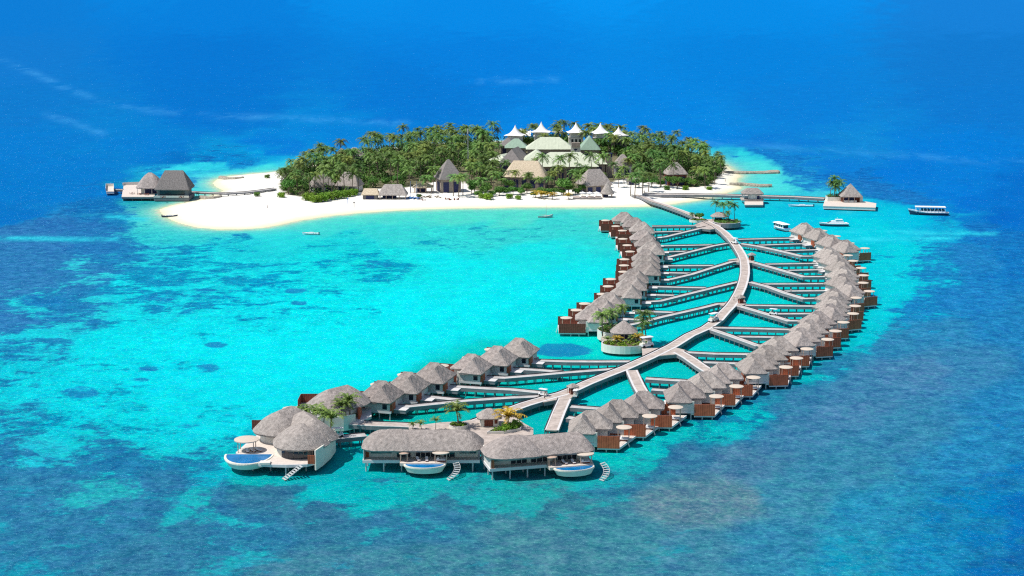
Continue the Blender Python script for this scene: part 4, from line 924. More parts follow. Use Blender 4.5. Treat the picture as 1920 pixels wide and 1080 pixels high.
def left_pool_villa():
    o = P(540, 866, FZ)
    t = thing("pool_villa", "left front villa with a double rounded thatched roof and a crescent blue pool", "villa", (o.x, o.y, 0), 0, "large pool villas at the front")
    b = MB()
    roof_shell(b, 2.4, 8.4, 7.3, 8.0, 6.0, 10.1, cr=6.6, ridge=2.2, axis='y', seed=21, bulge=0.20, nr=10, rough=0.05, rot=0.15)
    roof_shell(b, -3.6, 21.0, 7.2, 8.6, 6.01, 11.1, cr=6.0, ridge=3.2, axis='y', seed=22, bulge=0.16, nr=10, rough=0.05, rot=-0.45)
    roof_shell(b, 3.4, 15.5, 6.4, 9.6, 6.02, 10.9, cr=5.0, ridge=4.5, axis='y', seed=23, bulge=0.14, nr=10, rough=0.05, rot=0.45)
    b.build("roof", M_THATCH, t)
    pl = ring_rect(6.2, 7.6, 6.0); MB().prism([(x + 2.2, y + 9.8) for x, y in pl], FZ, 6.2).build("walls", M_CREAM, t)
    MB().prism([(x * 0.9 - 4.4, y * 0.9 + 21.5) for x, y in pl], FZ, 6.2).build("rear_walls", M_WHITE, t)
    g = MB()
    for a in range(-130, -35, 12):
        r_ = math.radians(a); q = Matrix.Translation((2.2 + 5.95 * math.cos(r_), 8.2 + 6.25 * math.sin(r_), 0)) @ Matrix.Rotation(r_ + math.pi / 2, 4, 'Z')
        g.box(-0.55, 0.55, -0.06, 0.06, FZ + 0.1, 5.6, q)
    g.build("glass_doors", M_GLASS, t)
    fl = [(-7.5, -1.5), (-4.0, -2.2), (0, -2.6), (5.0, -2.0), (7.6, 0.5), (8.2, 6), (8.4, 20), (3, 29), (-10, 29), (-12.5, 20), (-14.5, 8), (-11.0, 2.0)]
    MB().prism(fl, FZ - 0.7, FZ - 0.002).build("floor_slab", M_EDGE, t)
    MB().prism([(x * 0.96, y * 0.96 + 0.3) for x, y in fl], FZ, FZ + 0.04).build("terrace", M_TERRACE, t)
    stilts(t, fl, FZ - 0.7)
    pool(t, -10.6, 5.6, 6.2, 8.2, FZ + 0.22, 1.8, 178, 362)
    MB().box(-6.8, -4.2, -2.4, -0.4, FZ, FZ + 0.5).build("spa_tub", M_CREAM, t)
    round_canopy(t, -11.8, 9.2, 3.2, FZ, 3.2)
    MB().box(5.2, 7.0, -1.9, -1.75, FZ + 0.04, FZ + 2.3).build("timber_screen", M_BROWN, t)
    w = MB(); pts = [Vector((7.0, -1.0, 0)), Vector((8.3, 3, 0)), Vector((9.6, 9, 0)), Vector((10.2, 15, 0)), Vector((9.6, 19, 0))]
    strip(w, pts, -0.2, 0.2, 1.2, 6.4); w.build("side_wall", M_CREAM, t)
    f = MB(); f.box(-13.6, -9.2, 28.5, 28.65, FZ, FZ + 2.7); f.build("screen_fence", M_BROWN_D, t)
    st_ = MB()
    for i in range(8):
        q = Matrix.Translation((3.6 - 0.55 * i, -2.8 - 0.35 * i, FZ - 0.3 - 0.36 * i)) @ Matrix.Rotation(0.55, 4, 'Z'); st_.box(-0.25, 0.25, -0.9, 0.9, -0.07, 0.07, q)
    for s in (-0.9, 0.9):
        d = Vector((-math.sin(0.55), math.cos(0.55), 0)) * s
        st_.tube(Vector((3.6, -2.8, FZ - 0.1)) + d, Vector((3.6 - 3.9, -2.8 - 2.5, 0.3)) + d, 0.1, n=5)
    st_.build("stair", M_PILE_W, t)
    for k in range(3):
        place("lounger", make_lounger, (o.x - 11.6 + k * 1.4, o.y + 8.3 + 0.4 * k, FZ + 0.041), -1.2 + 0.3 * k, f"lounger under the large canopy of the left front villa, {ORD[k]} from the left", "sun loungers by the front pools")
left_pool_villa()

def rear_villa():
    o = P(632, 790, FZ)
    t = thing("pool_villa", "rounded thatched villa behind the palms, between the left front villa and the lower left row", "villa", (o.x, o.y, 0), 0, "large pool villas at the front")
    b = MB()
    roof_shell(b, -0.5, 8.5, 7.4, 9.4, 6.0, 10.6, cr=7.0, ridge=3.4, axis='y', seed=31, bulge=0.10, nr=10, rough=0.06, rot=-0.75)
    b.build("roof", M_THATCH, t)
    pl = ring_rect(6.2, 6.6, 5.0); MB().prism([(x - 0.5, y + 8) for x, y in pl], FZ, 6.2).build("walls", M_CREAM, t)
    fl = [(-9, -1), (6, -1), (9, 5), (8, 16), (-12, 20), (-14, 12)]
    MB().prism(fl, FZ - 0.7, FZ - 0.002).build("floor_slab", M_EDGE, t); stilts(t, fl, FZ - 0.7)
    f = MB(); f.box(-12.4, -5.0, 19.2, 19.35, FZ, FZ + 2.6); f.box(-12.4, -12.25, 12.5, 19.2, FZ, FZ + 2.6); f.build("screen_fence", M_BROWN_D, t)
    round_canopy(t, -13.0, 2.8, 2.3, FZ, 2.9)
    MB().box(5.5, 6.1, 2, 8, FZ, 5.8).build("timber_panel", M_BROWN, t)
    w = MB(); strip(w, [Vector((-9, -1.3, 0)), Vector((-4, -2.4, 0)), Vector((2, -2.2, 0)), Vector((5, 0, 0))], -0.2, 0.2, 1.0, 5.2); w.build("side_wall", M_CREAM, t)
rear_villa()

# ------------------------------------------------------------------ palms, trees, shrubs
def frond(b, rnd, base, az, el, L, wid, droop, n=7, leaf=10):
    "arching frond: a rib and many narrow leaflets"
    pts = []; p = Vector(base); a = el; ds = L / n
    for i in range(n + 1):
        pts.append(p.copy())
        p = p + Vector((math.cos(az) * math.cos(a), math.sin(az) * math.cos(a), math.sin(a))) * ds
        a -= droop * (0.5 + i / n) / n * 2
    def pos(t):
        f = t * n; i = min(n - 1, int(f)); return pts[i].lerp(pts[i + 1], f - i), (pts[i + 1] - pts[i]).normalized()
    for i in range(n):
        w = 0.07 * (1 - i / n) + 0.02
        side = Vector((-math.sin(az), math.cos(az), 0))
        b.add([pts[i] - side * w, pts[i] + side * w, pts[i + 1] + side * w, pts[i + 1] - side * w], [(0, 1, 2, 3)])
    side = Vector((-math.sin(az), math.cos(az), 0))
    for s in (-1, 1):
        for k in range(leaf):
            t = 0.10 + 0.88 * (k + rnd.uniform(-0.2, 0.2)) / leaf; t = max(0.05, min(0.98, t))
            q, d = pos(t)
            ll = wid * (math.sin(math.pi * (0.18 + 0.75 * t)) ** 0.8) * rnd.uniform(0.8, 1.1)
            tip = q + side * s * ll * 0.86 + d * ll * 0.45 + Vector((0, 0, -ll * rnd.uniform(0.15, 0.55)))
            w = L / leaf * 0.42
            b.add([q - d * w, q + d * w, tip + d * w * 0.15], [(0, 1, 2)] if s > 0 else [(1, 0, 2)])

def make_palm(name, h, seed, fm, nf=20, L=3.6, wid=1.0, lean=0.8, r0=0.22, coconuts=True, up=0):
    rnd = random.Random(seed)
    t = thing(name, "", "palm")
    la = rnd.uniform(0, 6.28); pts = []; n = 6
    for i in range(n + 1):
        f = i / n; k = lean * f ** 1.6
        pts.append(Vector((math.cos(la) * k, math.sin(la) * k, h * f - (0.3 if i == 0 else 0))))
    b = MB(); b.path_tube(pts, [r0 * (1.35 - 0.75 * i / n) for i in range(n + 1)], 6)
    b.build("trunk", M_TRUNK, t)
    b = MB(); top = pts[-1]
    for k in range(nf):
        az = k * 2.399 + rnd.uniform(-0.25, 0.25); f = k / nf
        el = math.radians(72 - 95 * f + rnd.uniform(-8, 8)) if up == 0 else math.radians(84 - up * f + rnd.uniform(-7, 7))
        frond(b, rnd, top, az, el, L * rnd.uniform(0.85, 1.1) * (0.8 + 0.25 * math.sin(math.pi * f)), wid, 1.25 - 0.45 * f + rnd.uniform(-0.1, 0.15))
    b.build("crown", fm, t)
    if coconuts:
        b = MB()
        for k in range(6):
            a = k * 1.05; c = top + Vector((math.cos(a) * 0.3, math.sin(a) * 0.3, -0.35))
            b.lathe([(0.01, c.z + 0.17), (0.14, c.z), (0.01, c.z - 0.17)], 6, c.x, c.y)
        b.build("coconuts", M_TRUNK, t)
    return t

def leaf_cloud(b, rnd, c, r, n, size, flat=0.75):
    "leaf-sized faces spread through a clump"
    for _ in range(n):
        d = Vector((rnd.gauss(0, 1), rnd.gauss(0, 1), rnd.gauss(0, 1))).normalized() * (rnd.random() ** 0.4)
        p = Vector((c[0] + d.x * r, c[1] + d.y * r, c[2] + d.z * r * flat))
        s = size * rnd.uniform(0.6, 1.25)
        nrm = (d + Vector((rnd.uniform(-.7, .7), rnd.uniform(-.7, .7), rnd.uniform(-.1, 1.0)))).normalized()
        u = nrm.orthogonal().normalized(); v = nrm.cross(u)
        a = rnd.uniform(0, 6.28); u, v = u * math.cos(a) + v * math.sin(a), -u * math.sin(a) + v * math.cos(a)
        b.add([p - u * s, p - v * s * 0.55, p + u * s, p + v * s * 0.55], [(0, 1, 2, 3)])

def make_tree(name, h, r, seed, lm, cat="tree", trunk=True, n=9, leaves=130, size=0.33, part="crown"):
    rnd = random.Random(seed); t = thing(name, "", cat)
    cs = []
    for k in range(n):
        a = k * 2.4 + rnd.uniform(-.4, .4); q = r * 0.62 * math.sqrt((k + 0.4) / n)
        cs.append(Vector((math.cos(a) * q, math.sin(a) * q, h * rnd.uniform(0.50, 0.80))))
    if trunk:
        b = MB(); b.tube((0, 0, -0.3), (0, 0, h * 0.35), r * 0.07, r * 0.05, 6)
        for c in cs[:6]: b.tube((0, 0, h * 0.3), c * 0.9, r * 0.035, r * 0.012, 5)
        b.build("trunk", M_TRUNK, t)
    b = MB()
    for c in cs: leaf_cloud(b, rnd, c, r * rnd.uniform(0.36, 0.52), leaves, size, 0.8)
    if not trunk:
        for c in cs: leaf_cloud(b, rnd, (c.x * 1.15, c.y * 1.15, h * 0.3), r * 0.42, leaves // 2, size, 0.8)
    b.build(part, lm, t)
    return t

PALMV = [(12.5, 1), (10.5, 2), (14.0, 3), (8.5, 4), (11.5, 5), (13.2, 6), (6.0, 7)]
def palm(v, loc, rz, label, group=None, sc=None):
    h, s = PALMV[v]
    return place(f"palm{v}", lambda: make_palm("coconut_palm", h, s, M_FROND_O if v in (1, 5) else M_FROND, nf=22 if v % 2 else 19, L=5.9 if h > 7 else 4.4, wid=1.5, coconuts=False), loc, rz, label, group, sc)
def fpalm(v, loc, rz, label, group=None, sc=None):
    spec = [("young_palm", 2.6, 41, M_FROND_L, 3.6), ("young_palm", 4.4, 42, M_FROND_L, 3.8), ("yellow_palm", 1.6, 43, M_FROND_Y, 3.2)][v]
    return place(f"fpalm{v}", lambda: make_palm(spec[0], spec[1], spec[2], spec[3], nf=16, L=spec[4], wid=0.8, lean=0.35, r0=0.14, coconuts=False, up=70), loc, rz, label, group, sc)
def tree(loc, rz, label, group=None, sc=None, v=0):
    spec = [("broadleaf_tree", 7.0, 4.2, 51, M_LEAF), ("broadleaf_tree", 5.5, 3.6, 52, M_LEAF)][v]
    return place(f"tree{v}", lambda: make_tree(spec[0], spec[1], spec[2], spec[3], spec[4], leaves=150, size=0.36), loc, rz, label, group, sc)
def bush(loc, rz, label, group=None, sc=None, v=0):
    spec = [(3.0, 2.8, 61, M_LEAF_B), (3.2, 2.9, 62, M_LEAF)][v]
    return place(f"bush{v}", lambda: make_tree("shrub", spec[0], spec[1], spec[2], spec[3], "shrub", False, 7, 120, 0.30, "foliage"), loc, rz, label, group, sc)

# footprints of buildings on the island, kept clear of trees (px outlines on the ground)
KEEP = [[(585,352),(600,340),(672,338),(675,360),(590,360)], [(676,378),(676,358),(764,355),(764,378)], [(820,362),(822,326),(878,322),(880,362)],
 [(935,336),(935,300),(1010,285),(1130,285),(1160,300),(1165,352),(1090,372),(1075,345)], [(925,300),(920,275),(1000,262),(1140,258),(1145,300)],
 [(1145,372),(1125,372),(1125,345),(1160,345)], [(1245,348),(1248,325),(1292,325),(1290,348)], [(1155,322),(1155,306),(1186,306),(1186,322)],
 [(760,372),(760,355),(820,350),(900,362),(900,376),(760,378)], [(1182,376),(1160,352),(1230,352),(1340,362),(1340,376)],[(630,306),(630,296),(680,294),(680,308)]]
KEEPW = [np.array([P(x, y, 1.3)[:2] for x, y in k]) for k in KEEP]
def clear(x, y, m=1.5):
    X, Y = np.array([x]), np.array([y])
    return all(poly_sd(X, Y, k)[0] < -m for k in KEEPW)

LANDM = [(560,340,"western end of the grove"),(635,330,"low thatched houses on the left"),(735,340,"long open beach hut"),(850,330,"steep roofed beach restaurant"),
 (890,300,"slim lattice mast"),(960,290,"striped skylight roof"),(1000,255,"two left tent peaks"),(1140,255,"right tent peaks"),(1060,320,"pale green roofs"),(1170,310,"square chimney tower"),
 (1210,330,"start of the long walkway"),(1270,325,"thatched hut on the right side"),(1330,320,"eastern end of the grove"),(760,290,"densest part of the grove"),(1220,285,"back right part of the grove")]
palm_spots = []
rp = random.Random(5)
fx0, fy0 = FORESTW.min(0); fx1, fy1 = FORESTW.max(0)
tries = 0
FRONT_NO = [(690,352),(1090,352)]
while len(palm_spots) < 232 and tries < 40000:
    tries += 1
    x = rp.uniform(fx0, fx1); y = rp.uniform(fy0, fy1)
    if poly_sd(np.array([x]), np.array([y]), FORESTW)[0] < 1.5 or not clear(x, y): continue
    md = 4.3 if tries < 20000 else 3.6
    if any((x - a) ** 2 + (y - b_) ** 2 < md * md for a, b_ in palm_spots): continue
    gx, gy = to_px(x, y, 1.3)
    if 925 < gx < 1150 and gy > 262 and rp.random() < 0.55: continue
    if 925 < gx < 1160 and gy < 290 and rp.random() < 0.5: continue
    palm_spots.append((x, y))
# single palms the photograph shows in front of roofs and on the beach edge
for q in [(1052,352),(1110,328),(958,352),(1003,344),(860,370),(850,368),(1128,352),(868,366),(1190,372),(1205,366),(1182,368),(1198,352),(1216,360),(770,362),(798,362),(812,360),(1035,348),(1062,302),(1130,318),
          (934,268),(966,272),(1000,276),(1008,280),(1040,276),(1049,279),(1057,275),(1066,280),(1044,270),(1092,279),(1101,276),(1110,281),(1119,277),(1128,282),(1137,278),(1146,283),(1155,279),(1164,284),(1172,280),(1098,286),(1125,289),(1140,290),(1152,292),(985,279),(978,284),(1005,268),(1060,268),(1082,270),(1104,270),(1122,270),(1143,272),(1160,273),(900,366),(925,362),(945,360),(968,358),(990,360),(1012,362),(1030,358),(1075,356),(1083,364),(940,350),(1098,344),(1160,352),(1170,344),(1150,338),(1005,334),(1040,336),(1085,338),(1110,336),(950,344),(930,340),(935,300),(1022,288),(1238,352),(1262,350),(1322,352),(1340,345),(1053,343),(1066,344),(1110,343),(1128,345),(1003,336),(1096,346),(1018,345),(1040,346),(536,352),(528,346),(606,366),(622,366),(634,366),(646,365),(660,364),(672,362),(590,362),(640,345),(612,350),(660,350),(880,352),(1078,262),(1046,264),(1352,326)]:
    w = P(q[0], q[1], 1.3); palm_spots.append((w.x, w.y))
cnt = {}
palm_spots.sort(key=lambda s: s[0])
for k, (x, y) in enumerate(palm_spots):
    gx, gy = to_px(x, y, 1.3); d = float(poly_sd(np.array([x]), np.array([y]), COASTW)[0])
    z = float(ground_h(np.array([max(d, 0.5)]))[0])
    nm = min(LANDM, key=lambda q: (q[0] - gx) ** 2 + 4 * (q[1] - gy) ** 2)[2]
    cnt[nm] = cnt.get(nm, 0) + 1
    hcap = 1.0
    if gx < 560 or gx > 1335: hcap = 0.72
    if 690 < gx < 930 and gy < 300: hcap = 1.12
    if 925 < gx < 1165 and gy > 283: hcap = 0.80
    if gx > 1200 and gy < 300: hcap = 0.95
    if 975 < gx < 1190 and gy < 296: hcap = 1.12
    sc_ = hcap * rp.uniform(0.82, 1.08)
    v = rp.choice([0, 1, 2, 4, 5, 1, 4]) if rp.random() < 0.85 else 3
    if any(abs(gx - q) < 1.2 and 341 < gy < 345.9 for q in (1053, 1066, 1110, 1128, 1018)): v, sc_ = (0 if k % 2 else 2), 1.12
    palm(v, (x, y, z), rp.uniform(0, 6.28), f"palm near the {nm}, {cnt[nm]} in from its left", "coconut palms of the island grove", sc_)

# broad leaved trees and shrubs standing at the front of the grove
TREES = [(541,364,1.25,0,"large round dark green tree at the western end of the beach"),(560,352,1.0,1,"broad tree behind the round tree at the western end"),
 (890,362,1.2,0,"dark green tree right of the steep roofed restaurant"),(912,360,1.15,1,"dark green tree over the beach, second right of the restaurant"),(936,366,0.8,1,"low spreading tree standing on the beach left of the lone palms"),
 (1056,366,1.45,0,"large round green tree in front of the pale green roofs"),(1088,338,1.2,0,"dark tree behind the large round tree before the green roofs"),
 (978,366,0.7,1,"small tree on the sand left of the yellow shrubs"),(955,358,0.95,0,"broad tree left of the tan thatched roof"),(760,334,1.2,0,"olive green tree behind the catamarans"),(785,372,0.55,1,"small tree beside the catamaran masts"),
 (1270,354,1.1,0,"deep green tree below the thatched hut on the right side"),(1300,350,0.9,1,"tree at the right end of the grove above the jetty"),(575,335,1.1,0,"bright tree between the western palms"),(690,345,1.0,1,"tree just behind the tan beach hut"),
 (1215,345,0.8,1,"small tree behind the start of the walkways"),(650,310,1.0,0,"tree between the two thatched roof groups on the left"),(1320,330,1.0,0,"tree near the groynes at the eastern end"),(1245,300,1.1,1,"yellowish green tree in the back right of the grove")]
for k_, (x_, y_) in enumerate([(1095,289),(1108,292),(1120,288),(1132,291),(1145,288),(1157,291),(1168,287),(1178,292),(988,282),(1050,281),(1060,279),(1075,283),(1000,279),(1015,276),(1038,277)]):
    TREES.append((x_, y_, 1.25 + 0.15 * (k_ % 3), k_ % 2, f"tall leafy tree in front of the tent peaks, tent belt tree {k_ + 1}"))
near_of = lambda x, y: 'near ' + min(LANDM, key=lambda q: (q[0] - x) ** 2 + 4 * (q[1] - y) ** 2)[2]
for k_, x_ in enumerate(range(884, 1096, 13)):
    TREES.append((x_, 363 + (k_ * 7) % 8, 0.70 + 0.12 * (k_ % 3), k_ % 2, f"leafy tree in the beachfront belt right of the restaurant, {ORD[k_]} from the left"))
for k_, (x_, y_) in enumerate([(1192,352),(1206,348),(1222,352),(1240,350),(1256,348),(1290,348),(1312,346),(1332,344),(1342,334),(1346,322),(545,350),(548,338),(590,330),(582,348),(630,352),(676,350),(700,352),(722,348),(745,346),(815,340),(826,332),(700,322),(740,312)]):
    TREES.append((x_, y_, 0.8 + 0.1 * (k_ % 3), k_ % 2, "leafy tree, " + near_of(x_, y_) + f", belt tree {k_ + 1}"))
for i, (x, y, s, v, lb) in enumerate(TREES): tree(G(x, y), i * 1.3, lb, "broad leaved trees on the island", s, v)
BUSH = [(579,376,1.2,0,"left end"),(593,379,1.1,0,"second from the left"),(607,377,1.25,0,"third from the left"),(622,374,1.1,0,"fourth from the left"),(636,372,1.2,0,"fifth from the left"),(652,369,1.05,0,"sixth from the left"),(664,366,1.0,0,"right end")]
for i, (x, y, s, v, lb) in enumerate(BUSH): bush(G(x, y), i, f"bright green beach shrub in front of the low thatched houses, {lb}", "bright beach shrubs", s * 1.25, v)
for i, (x, y, s, v, lb) in enumerate([(528,370,1.0,0,"low bush at the foot of the boardwalk"),(482,368,0.75,1,"single small bush alone on the white sand"),(502,334,0.7,1,"single bush on the sand behind the boardwalk"),
 (915,374,1.2,0,"bright bush on the beach below the dark trees"),(905,372,0.9,0,"smaller bush left of the bright bush on the beach"),(955,372,0.9,0,"bush on the sand before the tan roof"),(972,374,0.8,0,"last low bush on the sand left of the yellow shrubs"),
 (1020,364,1.0,0,"bush under the yellow palms"),(1085,362,0.9,1,"bush beside the terrace with umbrellas"),(1095,352,1.0,1,"bush behind the terrace with umbrellas"),(1222,340,0.9,0,"yellow green bush behind the start of the jetty"),
 (1285,356,0.8,0,"bush at the beach edge right of the walkways"),(1250,356,0.8,1,"bush at the beach edge above the sand"),(1330,356,0.7,0,"bush near the second groyne")]): bush(G(x, y), i, lb, "single bushes on the island", s, v)
for i, (x, y, s) in enumerate([(1004,371,1.25),(1016,373,1.3),(1036,374,1.2),(1066,374,1.15)]):
    fpalm(2, G(x, y), i, f"yellow leaved palm on the sand, {ORD[i]} of four from the left below the tan roof", "yellow palms by the beach", s * 1.1)

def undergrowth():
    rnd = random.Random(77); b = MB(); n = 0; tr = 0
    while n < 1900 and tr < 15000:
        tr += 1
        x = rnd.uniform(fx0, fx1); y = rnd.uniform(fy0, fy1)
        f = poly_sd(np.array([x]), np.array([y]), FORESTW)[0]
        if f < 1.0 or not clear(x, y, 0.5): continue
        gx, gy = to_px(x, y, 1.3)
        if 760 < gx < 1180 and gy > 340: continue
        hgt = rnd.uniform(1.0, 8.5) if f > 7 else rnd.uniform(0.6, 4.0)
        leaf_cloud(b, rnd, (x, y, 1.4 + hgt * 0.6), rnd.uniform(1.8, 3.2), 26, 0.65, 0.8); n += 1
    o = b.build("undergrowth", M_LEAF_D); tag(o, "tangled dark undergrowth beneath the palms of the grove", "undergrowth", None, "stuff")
undergrowth()

# ------------------------------------------------------------------ island buildings
def hut(px, py, w, d, h, rh, roofm, wallm, name, label, cat, rz=0.0, axis='x', ridge=None, cr=0.6, over=0.9, open_=False, z=None, group=None, bulge=0.03, extra=None, wall_t=0.0):
    "walls (or posts) under a thatched or metal roof, standing where its front foot is seen"
    g = G(px, py) if z is None else P(px, py, z)
    R3 = Matrix.Rotation(rz, 3, 'Z'); off = R3 @ Vector((0, d / 2, 0))
    t = thing(name, label, cat, (g.x + off.x, g.y + off.y, g.z), rz, group)
    rl = ridge if ridge is not None else max(0.3, (w - d) / 2 * 0.9)
    b = MB(); roof_shell(b, 0, 0, w / 2 + over, d / 2 + over, h, h + rh, cr=cr, ridge=rl, axis=axis, seed=int(px), bulge=bulge, rough=0.06, thick=0.3)
    b.build("roof", roofm, t)
    if open_:
        k = 0
        for sx in np.linspace(-w / 2 + 0.3, w / 2 - 0.3, max(2, int(w / 3) + 1)):
            for sy in (-d / 2 + 0.3, d / 2 - 0.3): MB().tube((sx, sy, -0.3), (sx, sy, h + 0.1), 0.16, n=6).build("post", M_POLE, t)
        MB().box(-w * 0.40, w * 0.12, d * 0.1, d * 0.4, 0, h * 0.75).build("counter", M_SHADE, t)
    else:
        MB().box(-w / 2, w / 2, -d / 2, d / 2, -0.4, h + 0.05).build("walls", wallm, t)
        n = max(1, int(w / 4.5))
        for i in range(n):
            cx = -w / 2 + w * (i + 0.5) / n
            MB().box(cx - w / n * 0.28, cx + w / n * 0.28, -d / 2 - 0.06, -d / 2 - 0.01, 0.2, h * 0.78).build("doorway", M_SHADE, t)
        MB().box(-w / 2 - 0.06, -w / 2 - 0.01, -d * 0.25, d * 0.25, 0.2, h * 0.75).build("doorway", M_SHADE, t)
    return t
hut(694, 374, 8.0, 6.0, 2.7, 3.0, M_THATCH_T, M_THATCH_D, "beach_hut", "small beach hut with a tan roof beside the long open hut", "hut", ridge=3.4, cr=0.15)
hut(736, 374, 14.5, 7.5, 2.5, 5.4, M_THATCH, M_WHITE, "beach_hut", "long open sided beach hut with grey thatch on posts", "hut", open_=True, ridge=4.6, cr=1.2)
hut(607, 360, 12, 9, 3.2, 6.2, M_THATCH, M_WHITE, "thatched_house", "left low thatched house behind the bright shrubs", "house", rz=0.3, ridge=3.5)
hut(650, 360, 12, 10, 3.4, 7.4, M_THATCH, M_WHITE, "thatched_house", "right low thatched house behind the bright shrubs", "house", rz=-0.25, ridge=3.0)
hut(640, 310, 7, 7, 6.0, 4.6, M_THATCH, M_WHITE, "thatched_house", "small thatched roof showing between palms, left one of two", "house", ridge=0.6)
hut(664, 310, 11, 8, 6.2, 4.8, M_THATCH, M_WHITE, "thatched_house", "small thatched roof showing between palms, right one of two", "house", ridge=1.2)
hut(846, 361, 11.6, 11.6, 7.6, 10.6, M_GREYROOF, M_STONEWALL, "restaurant", "steep roofed beach restaurant with a shaded blue hall", "restaurant", rz=0.30, ridge=0.4, cr=0.2, over=1.2)
hut(793, 362, 10, 7, 3.2, 2.0, M_THATCH_T, M_WHITE, "beach_bar", "tan roofed beach bar half hidden behind palms left of the restaurant", "hut", open_=True, ridge=2.0, cr=0.3)
hut(983, 353, 24, 15, 6.4, 8.6, M_THATCH_T, M_STONEWALL, "dining_hall", "large tan thatched hall behind the yellow palms", "building", rz=-0.12, ridge=7.0, cr=3.5)
hut(1122, 362, 15, 13, 4.4, 8.4, M_THATCH, M_STONEWALL, "thatched_house", "grey gabled thatched house behind the cone roofed hut", "house", rz=0.35, ridge=3.5, cr=0.3)
hut(1139, 371, 5.6, 5.6, 2.2, 6.2, M_THATCH, M_BROWN_D, "cone_hut", "small hut with a tall pointed thatched roof on the beach", "hut", open_=True, ridge=0.1, cr=3.0, over=1.0)
hut(1168, 330, 10, 9, 6.0, 6.8, M_THATCH, M_WHITE, "thatched_house", "thatched roof right of the square chimney tower", "house", ridge=0.8)
hut(1270, 348, 11, 9, 6.6, 6.6, M_THATCH, M_BROWN_D, "thatched_house", "thatched hut with a reddish wall among the right hand palms", "house", ridge=1.0, rz=0.2)
hut(1184, 347, 5, 4, 2.4, 1.2, M_THATCH_D, M_WHITE, "beach_kiosk", "small dark kiosk on the sand behind the start of the walkways", "kiosk", ridge=1.4)

def hall(px, py, w, d, h, rh, rm, wm, label, rz=0.0, ridge=None, name="resort_building", z0=1.5, over=1.2, axis='x', cr=0.05, windows=True):
    return hut(px, py, w, d, h, rh, rm, wm, name, label, "building", rz, axis, ridge, cr, over, False, z0, "resort buildings at the centre of the island", 0.0)
hall(1060, 338, 37, 18, 8.2, 7.6, M_GREENROOF, M_STONEWALL, "long front hall with the widest pale green roof", ridge=9.0)
hall(1006, 330, 13, 15, 9.6, 5.6, M_GREENROOF, M_STONEWALL, "pale green roofed wing on the left of the long front hall", ridge=3.5, axis='y')
hall(1114, 334, 13, 13, 8.6, 5.6, M_GREENROOF, M_STONEWALL, "pale green roofed wing on the right of the long front hall", ridge=2.0)
hall(1031, 314, 28, 13, 11.6, 7.0, M_GREENROOF, M_STONEWALL, "raised rear hall with a pale green hipped roof behind the palms", ridge=6.0)
hall(1106, 312, 11, 16, 10.6, 8.0, M_GREENROOF_D, M_STONEWALL, "building with a darker green roof behind the white square panel", ridge=5.0, axis='y')
hall(957, 330, 12, 22, 8.0, 8.0, M_GREYROOF, M_STONEWALL, "grey shingled sloping roof left of the green roofs", ridge=8.0, axis='y', rz=-0.25)
hall(968, 300, 13, 12, 8.0, 5.5, M_GREENROOF_D, M_STONEWALL, "muted green roof just below the leftmost tent peak", ridge=1.5)
hall(952, 296, 9, 8, 8.0, 5.0, M_GREYROOF, M_STONEWALL, "small grey roof left of the muted green roof", ridge=0.4)
t = hall(934, 318, 12, 14, 5.6, 3.6, M_GREENROOF, M_STONEWALL, "green roof with a dark and white striped skylight", ridge=4.0, rz=-0.5, axis='y')
b = MB()
for i in range(7): b.box(2.0, 5.4, -4.6 + i * 1.3, -4.0 + i * 1.3, 0, 0.12, Matrix.Translation((0, 0, 9.0)) @ Matrix.Rotation(0.42, 4, 'Y'))
b.build("skylight", M_SHADE, t)
# chimney tower
g = P(1141, 332, 1.5); t = thing("chimney_tower", "square taupe tower with a dark open top", "tower", (g.x, g.y, 1.2), 0.1)
MB().box(-1.9, 1.9, -1.6, 1.6, 0, 12.5).build("shaft", M_STONEWALL, t); b = MB()
for sx in (-1.7, 1.7):
    for sy in (-1.4, 1.4): b.box(sx - 0.2, sx + 0.2, sy - 0.2, sy + 0.2, 12.5, 14.4)
b.box(-2.0, 2.0, -1.7, 1.7, 14.4, 14.8); b.build("lantern", M_SHADE, t)
# white panel with a tree emblem
g = P(1079, 318, 1.5); t = thing("emblem_wall", "white square wall panel with a round tree emblem", "wall panel", (g.x, g.y, 1.4), 0)
MB().box(-3.0, 3.0, 0, 0.5, 0, 14.8).build("panel", M_WHITE, t)
MB().box(-2.6, 2.6, -3.2, -0.01, 14.8, 17.2).build("tower_block", M_STONEWALL, t)
b = MB(); b.box(-0.12, 0.12, -0.06, -0.01, 10.6, 12.2)
vs = [(0.95 * math.cos(a), -0.05, 12.7 + 0.62 * math.sin(a)) for a in np.linspace(0, 2 * math.pi, 15)[:-1]]; b.add(vs, [tuple(range(14))])
b.build("emblem", M_SHADE, t)
# white roofs, terrace and parasols
g = G(1104, 374); t = thing("beach_terrace", "raised beach terrace with white parasols beside the cone roofed hut", "terrace", g)
MB().box(-8.5, 7.0, 0, 8, -0.3, 0.9).build("deck", M_DECK, t)
MB().box(-8.6, 7.1, -0.14, -0.01, -0.3, 1.0).build("retaining_wall", M_GREYROOF, t)
for i, (x, y) in enumerate([(-3.2, 3.4), (0.6, 3.0), (4.4, 3.6)]):
    def mk():
        p = thing("parasol", "", "parasol"); MB().tube((0, 0, 0), (0, 0, 2.4), 0.06, n=5).build("pole", M_POLE, p)
        MB().lathe([(0.01, 3.0), (2.0, 2.3), (2.02, 2.15), (0.01, 2.6)], 8).build("canopy", M_TENT, p); return p
    place("parasol", mk, (g.x + x, g.y + y, g.z + 0.9), 0.3 * i, f"white parasol on the beach terrace, {ORD[i]} from the left", "parasols on the beach terrace")
